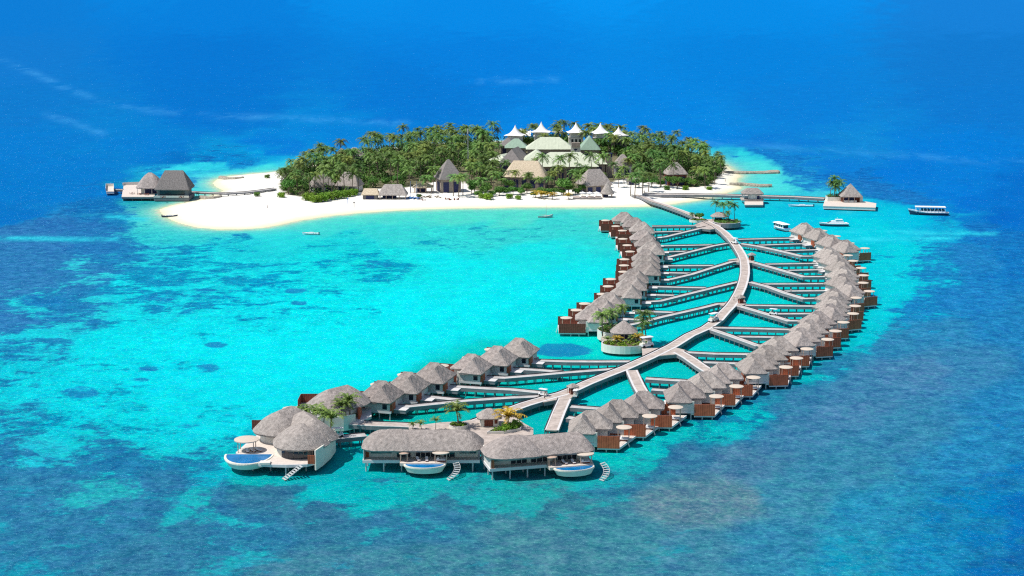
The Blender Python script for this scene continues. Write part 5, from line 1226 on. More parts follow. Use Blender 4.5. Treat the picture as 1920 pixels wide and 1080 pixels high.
for i, (x, y) in enumerate([(-4.6, 1.2), (-1.0, 1.0), (3.0, 1.4)]):
    place("lounger", make_lounger, (g.x + x, g.y + y, g.z + 0.9), -1.5, f"white lounger at the edge of the beach terrace, {ORD[i]} from the left", "loungers on the beach terrace")

# lattice mast in the grove
g = G(877, 318); t = thing("lattice_mast", "slim grey lattice mast rising out of the palms", "mast", g)
b = MB()
for k in range(3):
    a = k * 2.094; b.tube((0.55 * math.cos(a), 0.55 * math.sin(a), 0), (0.4 * math.cos(a), 0.4 * math.sin(a), 26), 0.07, n=4)
for i in range(18):
    z = i * 1.44
    for k in range(3):
        a, c = k * 2.094, (k + 1) * 2.094; r = 0.55 - 0.15 * z / 26
        b.tube((r * math.cos(a), r * math.sin(a), z), (r * math.cos(c), r * math.sin(c), z + 1.44), 0.04, n=4)
b.build("lattice", M_PILE_W, t)
MB().box(-0.35, 0.35, -0.5, -0.3, 22.5, 25.5).build("antenna_panel", M_WHITE, t)

# tensile tents: peaked membranes on masts
def make_tent():
    t = thing("tent", "", "tent")
    b = MB(); n = 24; m_ = 9; vs = []
    for k in range(m_):
        f = k / (m_ - 1)
        for i in range(n):
            a = 2 * math.pi * i / n
            sq = 1 / max(abs(math.cos(a)), abs(math.sin(a)))
            r = (0.15 + 6.2 * f ** 1.2) * (1 + (min(sq, 1.36) - 1) * f)
            z = 6.4 * (1 - f) ** 1.7 + 3.2 + (-0.5 * (sq - 1) * f)
            vs.append((r * math.cos(a), r * math.sin(a), z))
    fs = []
    for k in range(m_ - 1):
        for i in range(n): j = (i + 1) % n; fs.append((k * n + i, (k + 1) * n + i, (k + 1) * n + j, k * n + j))
    b.add(vs, fs); b.build("membrane", M_TENT, t, smooth=True)
    MB().tube((0, 0, 0), (0, 0, 9.9), 0.16, n=6).build("mast", M_WHITE, t)
    b = MB()
    for sx in (-1, 1):
        for sy in (-1, 1): b.tube((sx * 5.0, sy * 5.0, 0), (sx * 5.0, sy * 5.0, 3.3), 0.12, n=5)
    b.build("corner_posts", M_WHITE, t)
    MB().box(-4.2, 4.2, -4.2, 4.2, 0, 3.0).build("walls", M_CREAM, t)
    return t
def put_on_tower(): pass
for i, (x, yt) in enumerate([(966,234), (1015,228), (1080,229), (1126,230), (1160,233)]):
    zt = 21.5; g = P(x, yt, zt); g = P(x, yt, zt)
    base = zt - 9.9
    lb = ["leftmost white tent peak, with a palm growing in front", "second white tent peak from the left, partly behind a palm", "middle white tent peak above the white panel", "fourth white tent peak from the left", "rightmost and smallest white tent peak"][i]
    tb = thing("tent_building", "plain building carrying the " + ["leftmost", "second", "middle", "fourth", "rightmost"][i] + " white tent peak", "building", (g.x, g.y, 1.3), 0, "pale buildings under the tent roofs")
    MB().box(-4.9, 4.9, -4.9, 4.9, -0.5, base - 1.35).build("walls", M_STONEWALL if i > 2 else M_CREAM, tb)
    MB().box(-5.3, 5.3, -5.3, 5.3, base - 1.34, base - 1.3 + 0.0).build("roof", M_EDGE, tb)
    for k in (-2.6, 0, 2.6): MB().box(k - 0.7, k + 0.7, -4.96, -4.91, base - 5.2, base - 2.6).build("window", M_GLASS, tb)
    place("tent", make_tent, (g.x, g.y, base - 0.0), 0.2 * i - 0.3, lb, "white tensile tents on the skyline", 0.86 if i == 4 else 1.0)
for i, (x, y, sx_, lb) in enumerate([(994, 246, 1.0, "low swooping white canopy between the two left tent peaks"), (980, 250, 0.8, "small white sail canopy below the leftmost tent peak"), (1040, 246, 0.8, "low white canopy right of the second tent peak")]):
    g = P(x, y, 13.0)
    t = thing("sail_canopy", lb, "canopy", (g.x, g.y, 1.3), 0, "low white sails between the tents")
    b = MB(); n = 10; vs = []
    for a_ in range(n + 1):
        for c_ in range(n + 1):
            u, v = a_ / n * 2 - 1, c_ / n * 2 - 1
            vs.append((u * 7 * sx_, v * 4, 11.6 + 1.6 * u * v * (1 if i else -1) + 0.8 * (u * u) - 0.6 * v * v))
    b.add(vs, [(a_ * (n + 1) + c_, (a_ + 1) * (n + 1) + c_, (a_ + 1) * (n + 1) + c_ + 1, a_ * (n + 1) + c_ + 1) for a_ in range(n) for c_ in range(n)])
    b.build("membrane", M_TENT, t, smooth=True); b = MB()
    for u in (-1, 1):
        for v in (-1, 1): b.tube((u * 7 * sx_, v * 4, 0), (u * 7 * sx_, v * 4, 11.7 + 1.6 * u * v * (1 if i else -1) + 0.2), 0.14, n=5)
    b.build("posts", M_WHITE, t)
g = G(975, 345)

# ------------------------------------------------------------------ planted islets, plaza planting
def planter(t, poly, z0, z1, wall=M_CREAM, plants=M_LEAF_B, n=14, size=0.26, hgt=0.7, seed=1, name="planter_wall"):
    MB().prism(poly, z0, z1 - 0.15, top=False).build(name, wall, t)
    W = np.array(poly); c = W.mean(0)
    MB().prism([(c[0] + (x - c[0]) * 0.995, c[1] + (y - c[1]) * 0.995) for x, y in poly], z1 - 0.5, z1 - 0.25).build("soil", M_SOIL, t)
    b = MB(); m_ = len(poly)
    inner = [(c[0] + (x - c[0]) * 0.95, c[1] + (y - c[1]) * 0.95) for x, y in poly]
    b.add([(x, y, z1 - 0.149) for x, y in poly] + [(x, y, z1) for x, y in poly] + [(x, y, z1) for x, y in inner] + [(x, y, z1 - 0.3) for x, y in inner],
          [f for i in range(m_) for f in ((i, (i + 1) % m_, m_ + (i + 1) % m_, m_ + i), (m_ + i, m_ + (i + 1) % m_, 2 * m_ + (i + 1) % m_, 2 * m_ + i), (2 * m_ + i, 2 * m_ + (i + 1) % m_, 3 * m_ + (i + 1) % m_, 3 * m_ + i))])
    b.build("rim", M_EDGE, t)
    rnd = random.Random(seed); b = MB(); k = 0; tr = 0
    while k < n and tr < 600:
        tr += 1
        x = rnd.uniform(W[:, 0].min(), W[:, 0].max()); y = rnd.uniform(W[:, 1].min(), W[:, 1].max())
        if poly_sd(np.array([x]), np.array([y]), poly)[0] > 0.35:
            leaf_cloud(b, rnd, (x, y, z1 - 0.2 + hgt * 0.4), hgt * rnd.uniform(0.7, 1.2), 34, size, 0.7); k += 1
    b.build("ground_cover", plants, t)

def blob(hx, hy, cx=0, cy=0, n=28, cut=None):
    pts = []
    for i in range(n):
        a = 2 * math.pi * i / n; x, y = hx * math.cos(a), hy * math.sin(a)
        if cut is not None and y > cut: y = cut
        pts.append((cx + x, cy + y))
    return pts

def islet_near():
    o = P(1172, 668, 0); t = thing("planted_islet", "round planted islet with a thatched pavilion beside the main walkway", "islet", o)
    planter(t, blob(7.6, 5.6, 0, 4.6, cut=3.2), 0.9, 3.5, n=42, seed=4, hgt=0.8)
    planter(t, blob(6.8, 7.2, -1.2, 22.0), 1.0, 4.2, n=46, seed=5, hgt=1.0, plants=M_LEAF)
    MB().prism(blob(8.6, 8.6, 1.4, 14.5), 2.0, 2.62).build("deck", M_DECK, t)
    me = MB().tube((0, 0, -0.6), (0, 0, 2.0), 0.18).build("pile", M_PILE, t); first = True
    for k in range(12):
        a = k * math.pi / 6; q = me if first else dup(me, t); first = False
        q.location = (0.4 + 7.3 * math.cos(a), 9.0 + 7.4 * math.sin(a), 0)
    b = MB(); roof_shell(b, 0.4, 13.0, 4.7, 4.7, 5.6, 9.3, cr=3.4, ridge=0.15, seed=8, bulge=0.0, rough=0.07, thick=0.3); b.build("roof", M_THATCH, t)
    for k in range(6):
        a = k * math.pi / 3 + 0.5; MB().tube((0.4 + 3.5 * math.cos(a), 13 + 3.5 * math.sin(a), 2.6), (0.4 + 3.5 * math.cos(a), 13 + 3.5 * math.sin(a), 5.6), 0.13, n=6).build("post", M_POLE, t)
    MB().box(-1.2, 2.0, 12.4, 14.4, 2.6, 3.7).build("counter", M_STONEWALL, t)
    MB().box(-0.6, 1.4, 12.3, 12.39, 2.7, 4.6).build("rear_screen", M_SHADE, t)
    P_ = lambda x, y, z: (o.x + x, o.y + y, z)
    palm(3, P_(-6.6, 15.5, 3.4), 0.3, "tall palm on the left rim of the planted islet", "palms on the planted islet", 0.80)
    palm(3, P_(-2.9, 21.5, 3.4), 2.0, "palm behind the pavilion roof on the planted islet", "palms on the planted islet", 0.78)
    palm(5, P_(0.9, 24.0, 3.0), 4.2, "palm with golden fronds standing farthest back on the planted islet", "palms on the planted islet", 0.62)
    palm(3, P_(6.9, 17.0, 3.0), 5.2, "leaning palm on the right rim of the planted islet", "palms on the planted islet", 0.85)
    palm(6, P_(7.9, 13.2, 2.8), 1.2, "shorter palm on the right rim of the planted islet", "palms on the planted islet", 0.85)
    for i, (x, y, v, s) in enumerate([(-5.4, 4.5, 0, 0.62), (-2.2, 4.9, 2, 0.9), (2.6, 6.6, 0, 0.62), (4.6, 7.4, 2, 0.95), (5.7, 8.8, 0, 0.7)]):
        fpalm(v, P_(x, y, 3.0), i * 1.7, f"small {'yellow' if v == 2 else 'fresh green'} palm in the front planter of the islet, {ORD[i]} from the left", "small palms in the islet planter", s)
islet_near()

def islet_far():
    o = P(1362, 431, 0); t = thing("planted_islet", "small planted islet with a pavilion at the upper end of the walkway", "islet", o)
    planter(t, blob(6.8, 7.5, 0.8, 6.0), 1.0, 3.3, wall=M_FASCIA, n=40, seed=14, hgt=1.1, plants=M_LEAF)
    MB().prism(blob(6.2, 8.0, -4.6, 9.5), 2.0, 2.61).build("deck", M_DECK, t)
    me = MB().tube((0, 0, -0.6), (0, 0, 1.9), 0.18).build("pile", M_PILE, t); first = True
    for k in range(9):
        a = k * math.pi / 4.5; q = me if first else dup(me, t); first = False; q.location = (-0.5 + 6.2 * math.cos(a), 6.5 + 6.4 * math.sin(a), 0)
    b = MB(); roof_shell(b, -2.4, 9.5, 4.3, 3.6, 5.4, 7.4, cr=2.6, ridge=1.2, seed=9, bulge=0.02, rough=0.06, thick=0.3); b.build("roof", M_THATCH, t)
    for k in range(4): MB().tube((-2.4 + (3.0 if k % 2 else -3.0), 9.5 + (2.4 if k // 2 else -2.4), 2.6), (-2.4 + (3.0 if k % 2 else -3.0), 9.5 + (2.4 if k // 2 else -2.4), 5.4), 0.14, n=6).build("post", M_POLE, t)
    MB().box(-4.4, -0.8, 9.0, 11.0, 2.6, 4.2).build("counter", M_SHADE, t)
    pp = [(1341,414,0.72,"palm at the left end of the far palm islet"), (1357,416,0.62,"second palm from the left on the far palm islet"), (1366,413,0.70,"third palm from the left on the far palm islet"), (1377,413,0.66,"rightmost palm on the far palm islet"), (1363,418,0.5,"short palm in the middle of the far palm islet")]
    for i, (x, y, s, lb) in enumerate(pp): q = P(x, y, 2.6); palm([0, 2, 0, 4, 1][i], (q.x, q.y, 2.4), i * 1.9, lb, "palms on the far palm islet", s)
    q = P(1310, 414, 2.6)
    t2 = thing("crescent_planter", "small crescent planter at the upper walkway junction", "planter", (q.x, q.y, 0))
    planter(t2, blob(4.6, 3.2, 0, 0.5), 2.0, 3.2, n=16, seed=15, hgt=0.7)
    for k in (-3, 0, 3): MB().tube((k, 0.5, -0.6), (k, 0.5, 2.0), 0.18).build("pile", M_PILE, t2)
    tree((q.x + 0.4, q.y + 1.0, 2.9), 0.7, "small dark round tree in the crescent planter", None, 0.78, 1)
    palm(6, (q.x - 3.0, q.y + 1.4, 2.9), 2.2, "thin young palm in the crescent planter", None, 0.5)
islet_far()

def shelter(px, py, label, s=1.0):
    o = P(px, py, DZ); t = thing("walkway_shelter", label, "shelter", (o.x, o.y, DZ + 0.01), 0.4, "small shelters on the main walkway")
    b = MB(); roof_shell(b, 0, 0, 1.7 * s, 1.5 * s, 2.2, 3.1, cr=0.8, ridge=0.3, seed=int(px), bulge=0.02, rough=0.04, thick=0.22, nr=4); b.build("roof", M_THATCH, t)
    MB().box(-0.9 * s, 0.9 * s, -0.8 * s, 0.8 * s, 0, 1.5).build("cabinet", M_BROWN_D, t)
    for x in (-1, 1):
        for y in (-1, 1): MB().tube((x * 1.2 * s, y * 1.0 * s, 0), (x * 1.2 * s, y * 1.0 * s, 2.1), 0.07, n=5).build("post", M_POLE, t)
shelter(1409, 487, "thatched shelter on the right of the upper bend of the walkway")
shelter(1389, 568, "thatched shelter at the middle junction of the main walkway", 0.9)
shelter(1074, 738, "thatched shelter at the lower junction where a broad branch starts", 1.0)

# plaza planting and kiosk
def plaza():
    o = P(859, 806, DZ); t = thing("round_planter", "large round pot with lime green plants and a palm on the plaza", "planter", (o.x, o.y, DZ))
    planter(t, blob(2.6, 2.6, 0, 2.2, 20), 0.0, 1.0, n=18, seed=21, hgt=0.55, size=0.2)
    fpalm(0, (o.x, o.y + 2.2, DZ + 0.6), 0.4, "large fresh green palm growing in the round plaza pot", None, 1.5)
    o = P(945, 812, DZ); t = thing("planting_bed", "bright green shrub bed with a pale kerb on the plaza", "planting bed", (o.x, o.y, DZ))
    planter(t, [(-4.6, -1.2), (0, -0.6), (4.5, 2.4), (5.0, 7.0), (3.2, 9.5), (0.5, 6.5), (-3.4, 1.0)], 0.0, 0.7, n=44, seed=22, hgt=1.0, size=0.26)
    fpalm(2, (o.x + 1.0, o.y + 3.6, DZ + 0.4), 1.0, "big golden palm rising from the plaza shrub bed", None, 1.75)
    o = P(917, 800, DZ); t = thing("plaza_kiosk", "little thatched kiosk with dark red doors on the plaza", "kiosk", (o.x, o.y + 2.0, DZ + 0.001), 0.1)
    b = MB(); roof_shell(b, 0, 0, 3.5, 3.1, 2.5, 4.7, cr=1.6, ridge=0.4, seed=6, bulge=0.05, rough=0.07, thick=0.3); b.build("roof", M_THATCH, t)
    MB().box(-2.4, 2.4, -2.0, 2.0, 0, 2.5).build("walls", M_CREAM, t)
    MB().box(-1.5, 0.9, -2.07, -2.01, 0.1, 2.1).build("door", M_BROWN_D, t); MB().box(1.3, 2.1, -2.07, -2.01, 0.8, 1.9).build("window", M_BROWN_D, t)
    o = P(910, 795, DZ); tree((o.x, o.y + 1.5, DZ), 0.2, "thin light green tree beside the plaza kiosk", None, 0.55, 1)
    for i, (x, y, v, s, lb) in enumerate([(790, 806, 0, 0.62, "straggly dry palm at the left end of the plaza"), (817, 807, 1, 0.62, "thin leaning young palm on the plaza left of the round pot"), (773, 804, 0, 0.45, "smallest straggly palm at the plaza corner")]):
        q = P(x, y, DZ); fpalm(v, (q.x, q.y, DZ), i, lb, "young plaza palms", s)
    # palms around the left villas
    for i, (x, y, s, lb) in enumerate([(562,806,1.15,"palm directly behind the left front villa roof, leftmost of its group"), (592,812,1.3,"second palm from the left behind the left front villa"), (619,828,1.45,"tall palm at the right wall of the left front villa"),
        (640,790,1.05,"palm in the planter below the lower left row"), (657,786,1.25,"rightmost palm by the villa behind the left pool villa"),
        (577,808,1.2,"palm in the gap between the left front villa and the one behind"), (606,816,1.25,"middle palm of the clump behind the left front villa"), (648,792,1.1,"low palm between the planter and the clump of palms")]):
        q = P(x, y, FZ); fpalm(1, (q.x, q.y, FZ - 0.3), i * 1.4, lb, "palms around the left villas", s)
    for i, (x, y, w, lb) in enumerate([(617, 838, 3.4, "white planter box with bright shrubs at the wall of the left front villa"), (652, 790, 4.5, "long cream planter on the edge below the lower left row")]):
        q = P(x, y, DZ); t = thing("planter_box", lb, "planter", (q.x, q.y, 0), 0.2)
        planter(t, [(-w / 2, 0), (w / 2, 0), (w / 2, 4), (-w / 2, 4)], 1.6, 4.0, n=16, seed=30 + i, hgt=0.8)
        for k in (-w * 0.35, w * 0.35): MB().tube((k, 2, -0.6), (k, 2, 1.6), 0.18).build("pile", M_PILE, t)
plaza()

# ------------------------------------------------------------------ jetty, pier, groynes
walkway([(1206,362.5),(1240,364.5),(1287,364),(1349,365),(1388,366),(1432,367),(1490,368.6),(1546,371.5)], 3.6, "long straight jetty running right from the beach to the arrival platform", edge=0.4, step=5.2, zt=0.004, fasc=1.0)
platform([(1396,384),(1431,384),(1431,376),(1396,376)], "landing_stage", "lower landing stage in front of the jetty pavilion", "landing stage", z=1.6, thick=0.7, zt=0, top=M_TERRACE)
def jetty_pavilion():
    o = P(1412, 374, DZ); t = thing("jetty_pavilion", "open thatched pavilion halfway along the jetty", "pavilion", (o.x, o.y, 0))
    MB().box(-6.0, 6.0, 0, 8, 1.9, 2.55).build("deck", M_DECK, t)
    b = MB(); roof_shell(b, 0, 4, 6.0, 4.6, 5.6, 8.4, cr=2.0, ridge=2.6, seed=17, bulge=0.08, rough=0.07, thick=0.35); b.build("roof", M_THATCH, t)
    for x in (-4.8, -1.6, 1.6, 4.8):
        for y in (0.8, 7.2): MB().tube((x, y, -0.6), (x, y, 5.5), 0.2, n=6).build("post", M_PILE_W, t)
    MB().box(-2.4, 2.2, 1.0, 1.2, 2.6, 5.0).build("white_screen", M_WHITE, t); MB().box(2.3, 3.6, 1.3, 3.0, 2.6, 4.4).build("counter", M_SHADE, t)
jetty_pavilion()
platform([(1543,386),(1642,389),(1643,381),(1625,378),(1580,374),(1548,370.5)], "arrival_platform", "broad white arrival platform at the end of the jetty", "platform", z=2.2, thick=1.3, top=M_TERRACE, side_m=M_WHITE)
def arrival():
    o = P(1597, 380, 2.2); t = thing("arrival_hut", "pointed thatched arrival hut on the white platform", "hut", (o.x, o.y + 5, 2.201))
    b = MB(); roof_shell(b, 0, 0, 5.9, 5.4, 3.2, 9.6, cr=0.9, ridge=0.1, seed=18, bulge=0.0, rough=0.06, thick=0.35); b.build("roof", M_THATCH, t)
    MB().box(-4.6, 4.8, -2.0, 4.4, 0, 3.2).build("walls", M_BROWN_D, t); MB().box(-3.6, 2.8, -4.3, -2.01, 0.0, 1.0).build("reception_desk", M_WHITE, t)
    MB().box(-3.4, 2.4, -2.07, -2.01, 0.5, 2.9).build("opening", M_SHADE, t); MB().box(4.81, 6.2, -3.4, 3.2, 0, 2.6).build("side_screen", M_WHITE, t)
    for x in (-4.5, -1.5, 1.5, 4.5): MB().tube((x, -4.4, 0), (x, -4.4, 3.2), 0.16, n=6).build("post", M_POLE, t)
    q = P(1567, 377, 2.2); t = thing("planter_box", "raised planter with a palm clump on the arrival platform", "planter", (q.x, q.y, 0))
    planter(t, [(-4.4, 0), (3.8, 0), (3.8, 6), (-4.4, 6)], 2.21, 4.4, n=26, seed=41, hgt=1.6, plants=M_LEAF)
    for i, (x, y, v, s, lb) in enumerate([(-2.6, 2.5, 1, 0.72, "left palm of the clump on the arrival platform"), (0, 3.6, 0, 0.80, "tallest palm of the clump on the arrival platform"), (2.2, 2.4, 3, 0.95, "right palm of the clump on the arrival platform"), (-0.6, 1.4, 6, 0.95, "short palm in front of the clump on the arrival platform"), (1.0, 4.4, 4, 0.62, "rear palm of the clump on the arrival platform")]):
        palm(v, (q.x + x, q.y + y, 4.0), i * 1.3, lb, "palms on the arrival platform", s)
arrival()

def left_pier():
    walkway([(350,359),(380,360.5),(424,362),(461,360),(490,356.5),(516,353)], 2.4, "gently curving boardwalk from the grove to the left pier houses", edge=0.3, step=4.6, z=2.6, fasc=0.5)
    platform([(228,369),(290,369),(290,345),(232,347)], "pier_terrace", "white terrace of the pier restaurant, left of the two thatched roofs", "terrace", z=2.4, zt=0, thick=1.0, top=M_TERRACE)
    platform([(199,359),(214,359),(214,349),(199,349)], "swim_platform", "small white platform standing alone left of the pier terrace", "platform", z=2.4, zt=0.01, thick=1.0, top=M_TERRACE, side_m=M_WHITE)
    walkway([(213,355),(231,355.5)], 1.8, "short bridge between the small white platform and the pier terrace", edge=0.2, step=3.0, z=2.4, zt=0.03)
    # balustrades
    for lb, pts in (("white balustrade along the back of the pier terrace", [(230,348),(233,347.2),(262,346.2)]), ("white balustrade round the small white platform", [(198.5,358.5),(199,349.5),(213,349.5),(213.5,358)])):
        q = [P(x, y, 2.4) for x, y in pts]; o = q[0]; t = thing("balustrade", lb, "balustrade", (o.x, o.y, 2.42))
        b = MB(); strip(b, [Vector((p.x - o.x, p.y - o.y, 0)) for p in q], -0.08, 0.08, 0.0, 1.6); b.build("panel", M_WHITE, t)
    o = P(276, 366, 2.4); t = thing("pier_house", "left pier house with a domed grey thatched roof", "building", (o.x, o.y, 2.41))
    b = MB(); roof_shell(b, 0, 9, 7.4, 7.4, 3.6, 11.4, cr=4.2, ridge=0.9, seed=51, bulge=0.12, rough=0.08); b.build("roof", M_THATCH_D if False else M_THATCH, t)
    MB().box(-4.6, 5.4, 5.5, 13.5, 0, 3.6).build("walls", M_CREAM, t); MB().box(-2.6, 4.0, 5.43, 5.49, 0.2, 2.6).build("opening", M_SHADE, t)
    for x in (-6, -2, 2, 6): MB().tube((x, 3.0, 0), (x, 3.0, 3.6), 0.16, n=6).build("post", M_WHITE, t)
    o = P(321.5, 374, 1.2); t = thing("pier_house", "right pier house with a tall steep dark thatched roof", "building", (o.x, o.y, 0))
    MB().box(-9.6, 9.4, 0, 17, 0.5, 2.6).build("deck", M_FASCIA, t)
    MB().box(-9.7, 9.5, -0.12, -0.01, 2.2, 3.3).build("balustrade", M_WHITE, t)
    b = MB(); roof_shell(b, 0, 9.5, 9.6, 8.6, 6.4, 16.0, cr=1.0, ridge=5.0, seed=52, bulge=0.03, rough=0.09, thick=0.5, nr=12); b.build("roof", M_THATCH_D, t)
    MB().box(-8.0, 8.0, 2.6, 16, 2.6, 6.6).build("walls", M_PILE, t); MB().box(-6.8, 6.8, 2.53, 2.59, 3.0, 5.8).build("glass_front", M_GLASS, t)
    MB().box(-8.4, 8.4, 1.6, 1.9, 6.05, 6.3).build("fascia_beam", M_WHITE, t)
    for x in (-8.6, -4.3, 0, 4.3, 8.6):
        for y in (0.8, 8, 16): MB().tube((x, y, -0.6), (x, y, 0.5), 0.22, n=6).build("pile", M_PILE, t)
    for i, (x, y) in enumerate([(248, 364), (262, 365), (275, 366), (306, 372), (340, 372)]):
        q = P(x, y, 2.4)
        def mk():
            p = thing("dining_set", "", "table set"); MB().lathe([(0.01, 0.75), (0.7, 0.75), (0.7, 0.68), (0.06, 0.66), (0.06, 0.0)], 10).build("table", M_BROWN_D, p)
            for a in range(4):
                b = MB(); cx, cy = 1.15 * math.cos(a * 1.57), 1.15 * math.sin(a * 1.57); b.box(cx - 0.25, cx + 0.25, cy - 0.25, cy + 0.25, 0.38, 0.46); b.box(cx - 0.25 + 0.44 * (math.cos(a * 1.57) > 0.5), cx - 0.19 + 0.44 * (math.cos(a * 1.57) > 0.5), cy - 0.25, cy + 0.25, 0.46, 0.95)
                for u in (-0.2, 0.2):
                    for v in (-0.2, 0.2): b.box(cx + u - 0.02, cx + u + 0.02, cy + v - 0.02, cy + v + 0.02, 0, 0.38)
                b.build("chair", M_BROWN_D, p)
            return p
        place("dining_set", mk, (q.x, q.y, 2.42 if i < 3 else 2.61), i * 0.5, f"dining table set at the front edge of the pier houses, {ORD[i]} from the left", "dining sets on the pier")
left_pier()

def groyne(pxs, w, h, label, name="stone_groyne", seed=1, head=None):
    pts = [P(x, y, 0) for x, y in pxs]; o = pts[0]; rnd = random.Random(seed)
    loc = [Vector((p.x - o.x, p.y - o.y, 0)) for p in pts]
    t = thing(name, label, "breakwater", o)
    fine = [loc[0]]
    for a, c in zip(loc[:-1], loc[1:]):
        k = max(1, int((c - a).length / 2.0)); fine += [a.lerp(c, j / k) for j in range(1, k + 1)]
    n = len(fine); vs = []; fs = []; prof = [(-0.5, -0.4), (-0.48, 0.55), (-0.34, 0.95), (0.0, 1.05), (0.34, 0.95), (0.48, 0.55), (0.5, -0.4)]
    for i, p in enumerate(fine):
        d = (fine[min(n - 1, i + 1)] - fine[max(0, i - 1)]).normalized(); nx = Vector((-d.y, d.x, 0))
        f = i / (n - 1); ww = w * (1 + (head - 1) * max(0, f - 0.62) / 0.38 if head else 1) * (0.55 if i in (0, n - 1) else 1)
        for u, v in prof: vs.append(p + nx * (u * ww + rnd.uniform(-.18, .18)) + Vector((0, 0, v * h + rnd.uniform(-.12, .12))))
    m_ = len(prof)
    for i in range(n - 1):
        for k in range(m_ - 1): fs.append((i * m_ + k, (i + 1) * m_ + k, (i + 1) * m_ + k + 1, i * m_ + k + 1))
    fs += [tuple(range(m_)), tuple(range(n * m_ - 1, (n - 1) * m_ - 1, -1))]
    MB().add(vs, fs).build("stones", M_STONE, t)
    return t
groyne([(1352,325.5),(1390,326),(1425,325.5),(1440,325),(1459,324)], 4.0, 1.6, "upper stone groyne right of the grove, ending in a round head", seed=2, head=2.4)
groyne([(1368,348),(1395,348),(1425,350.5),(1447,350.5)], 3.4, 1.7, "lower stone groyne right of the grove, nearer the jetty", seed=3, head=1.6)
groyne([(413,335),(425,337.5),(440,338),(456,336)], 4.6, 1.7, "stone breakwater on the sand behind the curving boardwalk", seed=4)
groyne([(376,372),(388,374.5),(400,374.5),(414,371.5)], 4.2, 1.7, "stone breakwater at the waterline in front of the curving boardwalk", seed=5)
def logs():
    rnd = random.Random(9); g = G(803, 370)
    t = thing("driftwood_pile", "heap of brown driftwood and roots on the beach before the restaurant", "driftwood", g)
    for k in range(16):
        x = rnd.uniform(-6, 6); y = rnd.uniform(-1.5, 1.5); a = rnd.uniform(0, 3.14); L = rnd.uniform(0.8, 2.0)
        MB().tube((x - L * math.cos(a), y - L * math.sin(a), 0.2), (x + L * math.cos(a), y + L * math.sin(a), rnd.uniform(0.4, 1.5)), 0.26, 0.1, 6).build("log", M_TRUNK, t)
logs()

# ------------------------------------------------------------------ boats
def windows_band(b, x0, x1, y, z0, z1, n):
    w = (x1 - x0) / n
    for i in range(n): b.box(x0 + i * w + w * 0.12, x0 + (i + 1) * w - w * 0.12, y - 0.03, y + 0.03, z0, z1)
def dhoni():
    o = P(1740, 403, 0); t = thing("passenger_boat", "long passenger boat with a full white canopy heading out to the right of the platform", "boat", o, math.radians(172))
    b = MB(); hull(b, 20.3, 4.3, -0.5, 1.0, 1.5, n=18); b.build("hull", M_HULL_D, t)
    b = MB(); hull(b, 20.6, 4.70, 0.10, 1.50, 1.7, n=18); b.build("gunwale", M_HULL_W, t)
    MB().box(-8.6, 4.0, -1.75, 1.75, 1.5, 2.3).build("cabin", M_HULL_W, t)
    MB().box(-8.6, 6.6, -2.1, 2.1, 4.15, 4.4).build("canopy", M_TENT, t)
    b = MB()
    for x in np.linspace(-8.3, 6.2, 9):
        for y in (-1.9, 1.9): b.tube((x, y, 1.5), (x, y, 4.15), 0.07, n=4)
    b.build("canopy_posts", M_HULL_W, t)
    b = MB(); windows_band(b, -8.2, 3.6, -1.78, 2.35, 3.2, 8); windows_band(b, -8.2, 3.6, 1.78, 2.35, 3.2, 8); b.build("windows", M_GLASS, t)
dhoni()
def ferry():
    o = P(1464, 431, 0); t = thing("cabin_boat", "stubby white boat with a rounded roof moored near the right hand row", "boat", o, math.radians(112))
    b = MB(); hull(b, 13.0, 4.6, -0.4, 1.4, 0.9, n=16); b.build("hull", M_HULL_W, t)
    b = MB(); hull(b, 13.04, 4.66, -0.3, 0.25, 0.3, n=16, top=False); b.build("waterline_stripe", M_HULL_D, t)
    b = MB(); b.prism(ring_rect(4.4, 1.75, 1.0), 1.4, 2.9); b.build("cabin", M_HULL_W, t)
    b = MB(); roof_shell(b, -0.3, 0, 5.4, 2.2, 3.3, 3.75, cr=1.4, ridge=2.5, bulge=0.35, rough=0.0, thick=0.12); b.build("cabin_roof", M_TENT, t)
    b = MB(); windows_band(b, -4.0, 4.0, -1.78, 1.9, 3.1, 5); windows_band(b, -4.0, 4.0, 1.78, 1.9, 3.1, 5); b.box(-4.5, -4.42, -1.3, 1.3, 1.6, 3.1); b.build("windows", M_GLASS, t)
    MB().box(-6.2, -5.2, -1.5, 1.5, 1.35, 1.7).build("stern_seat", M_BLUE, t)
ferry()
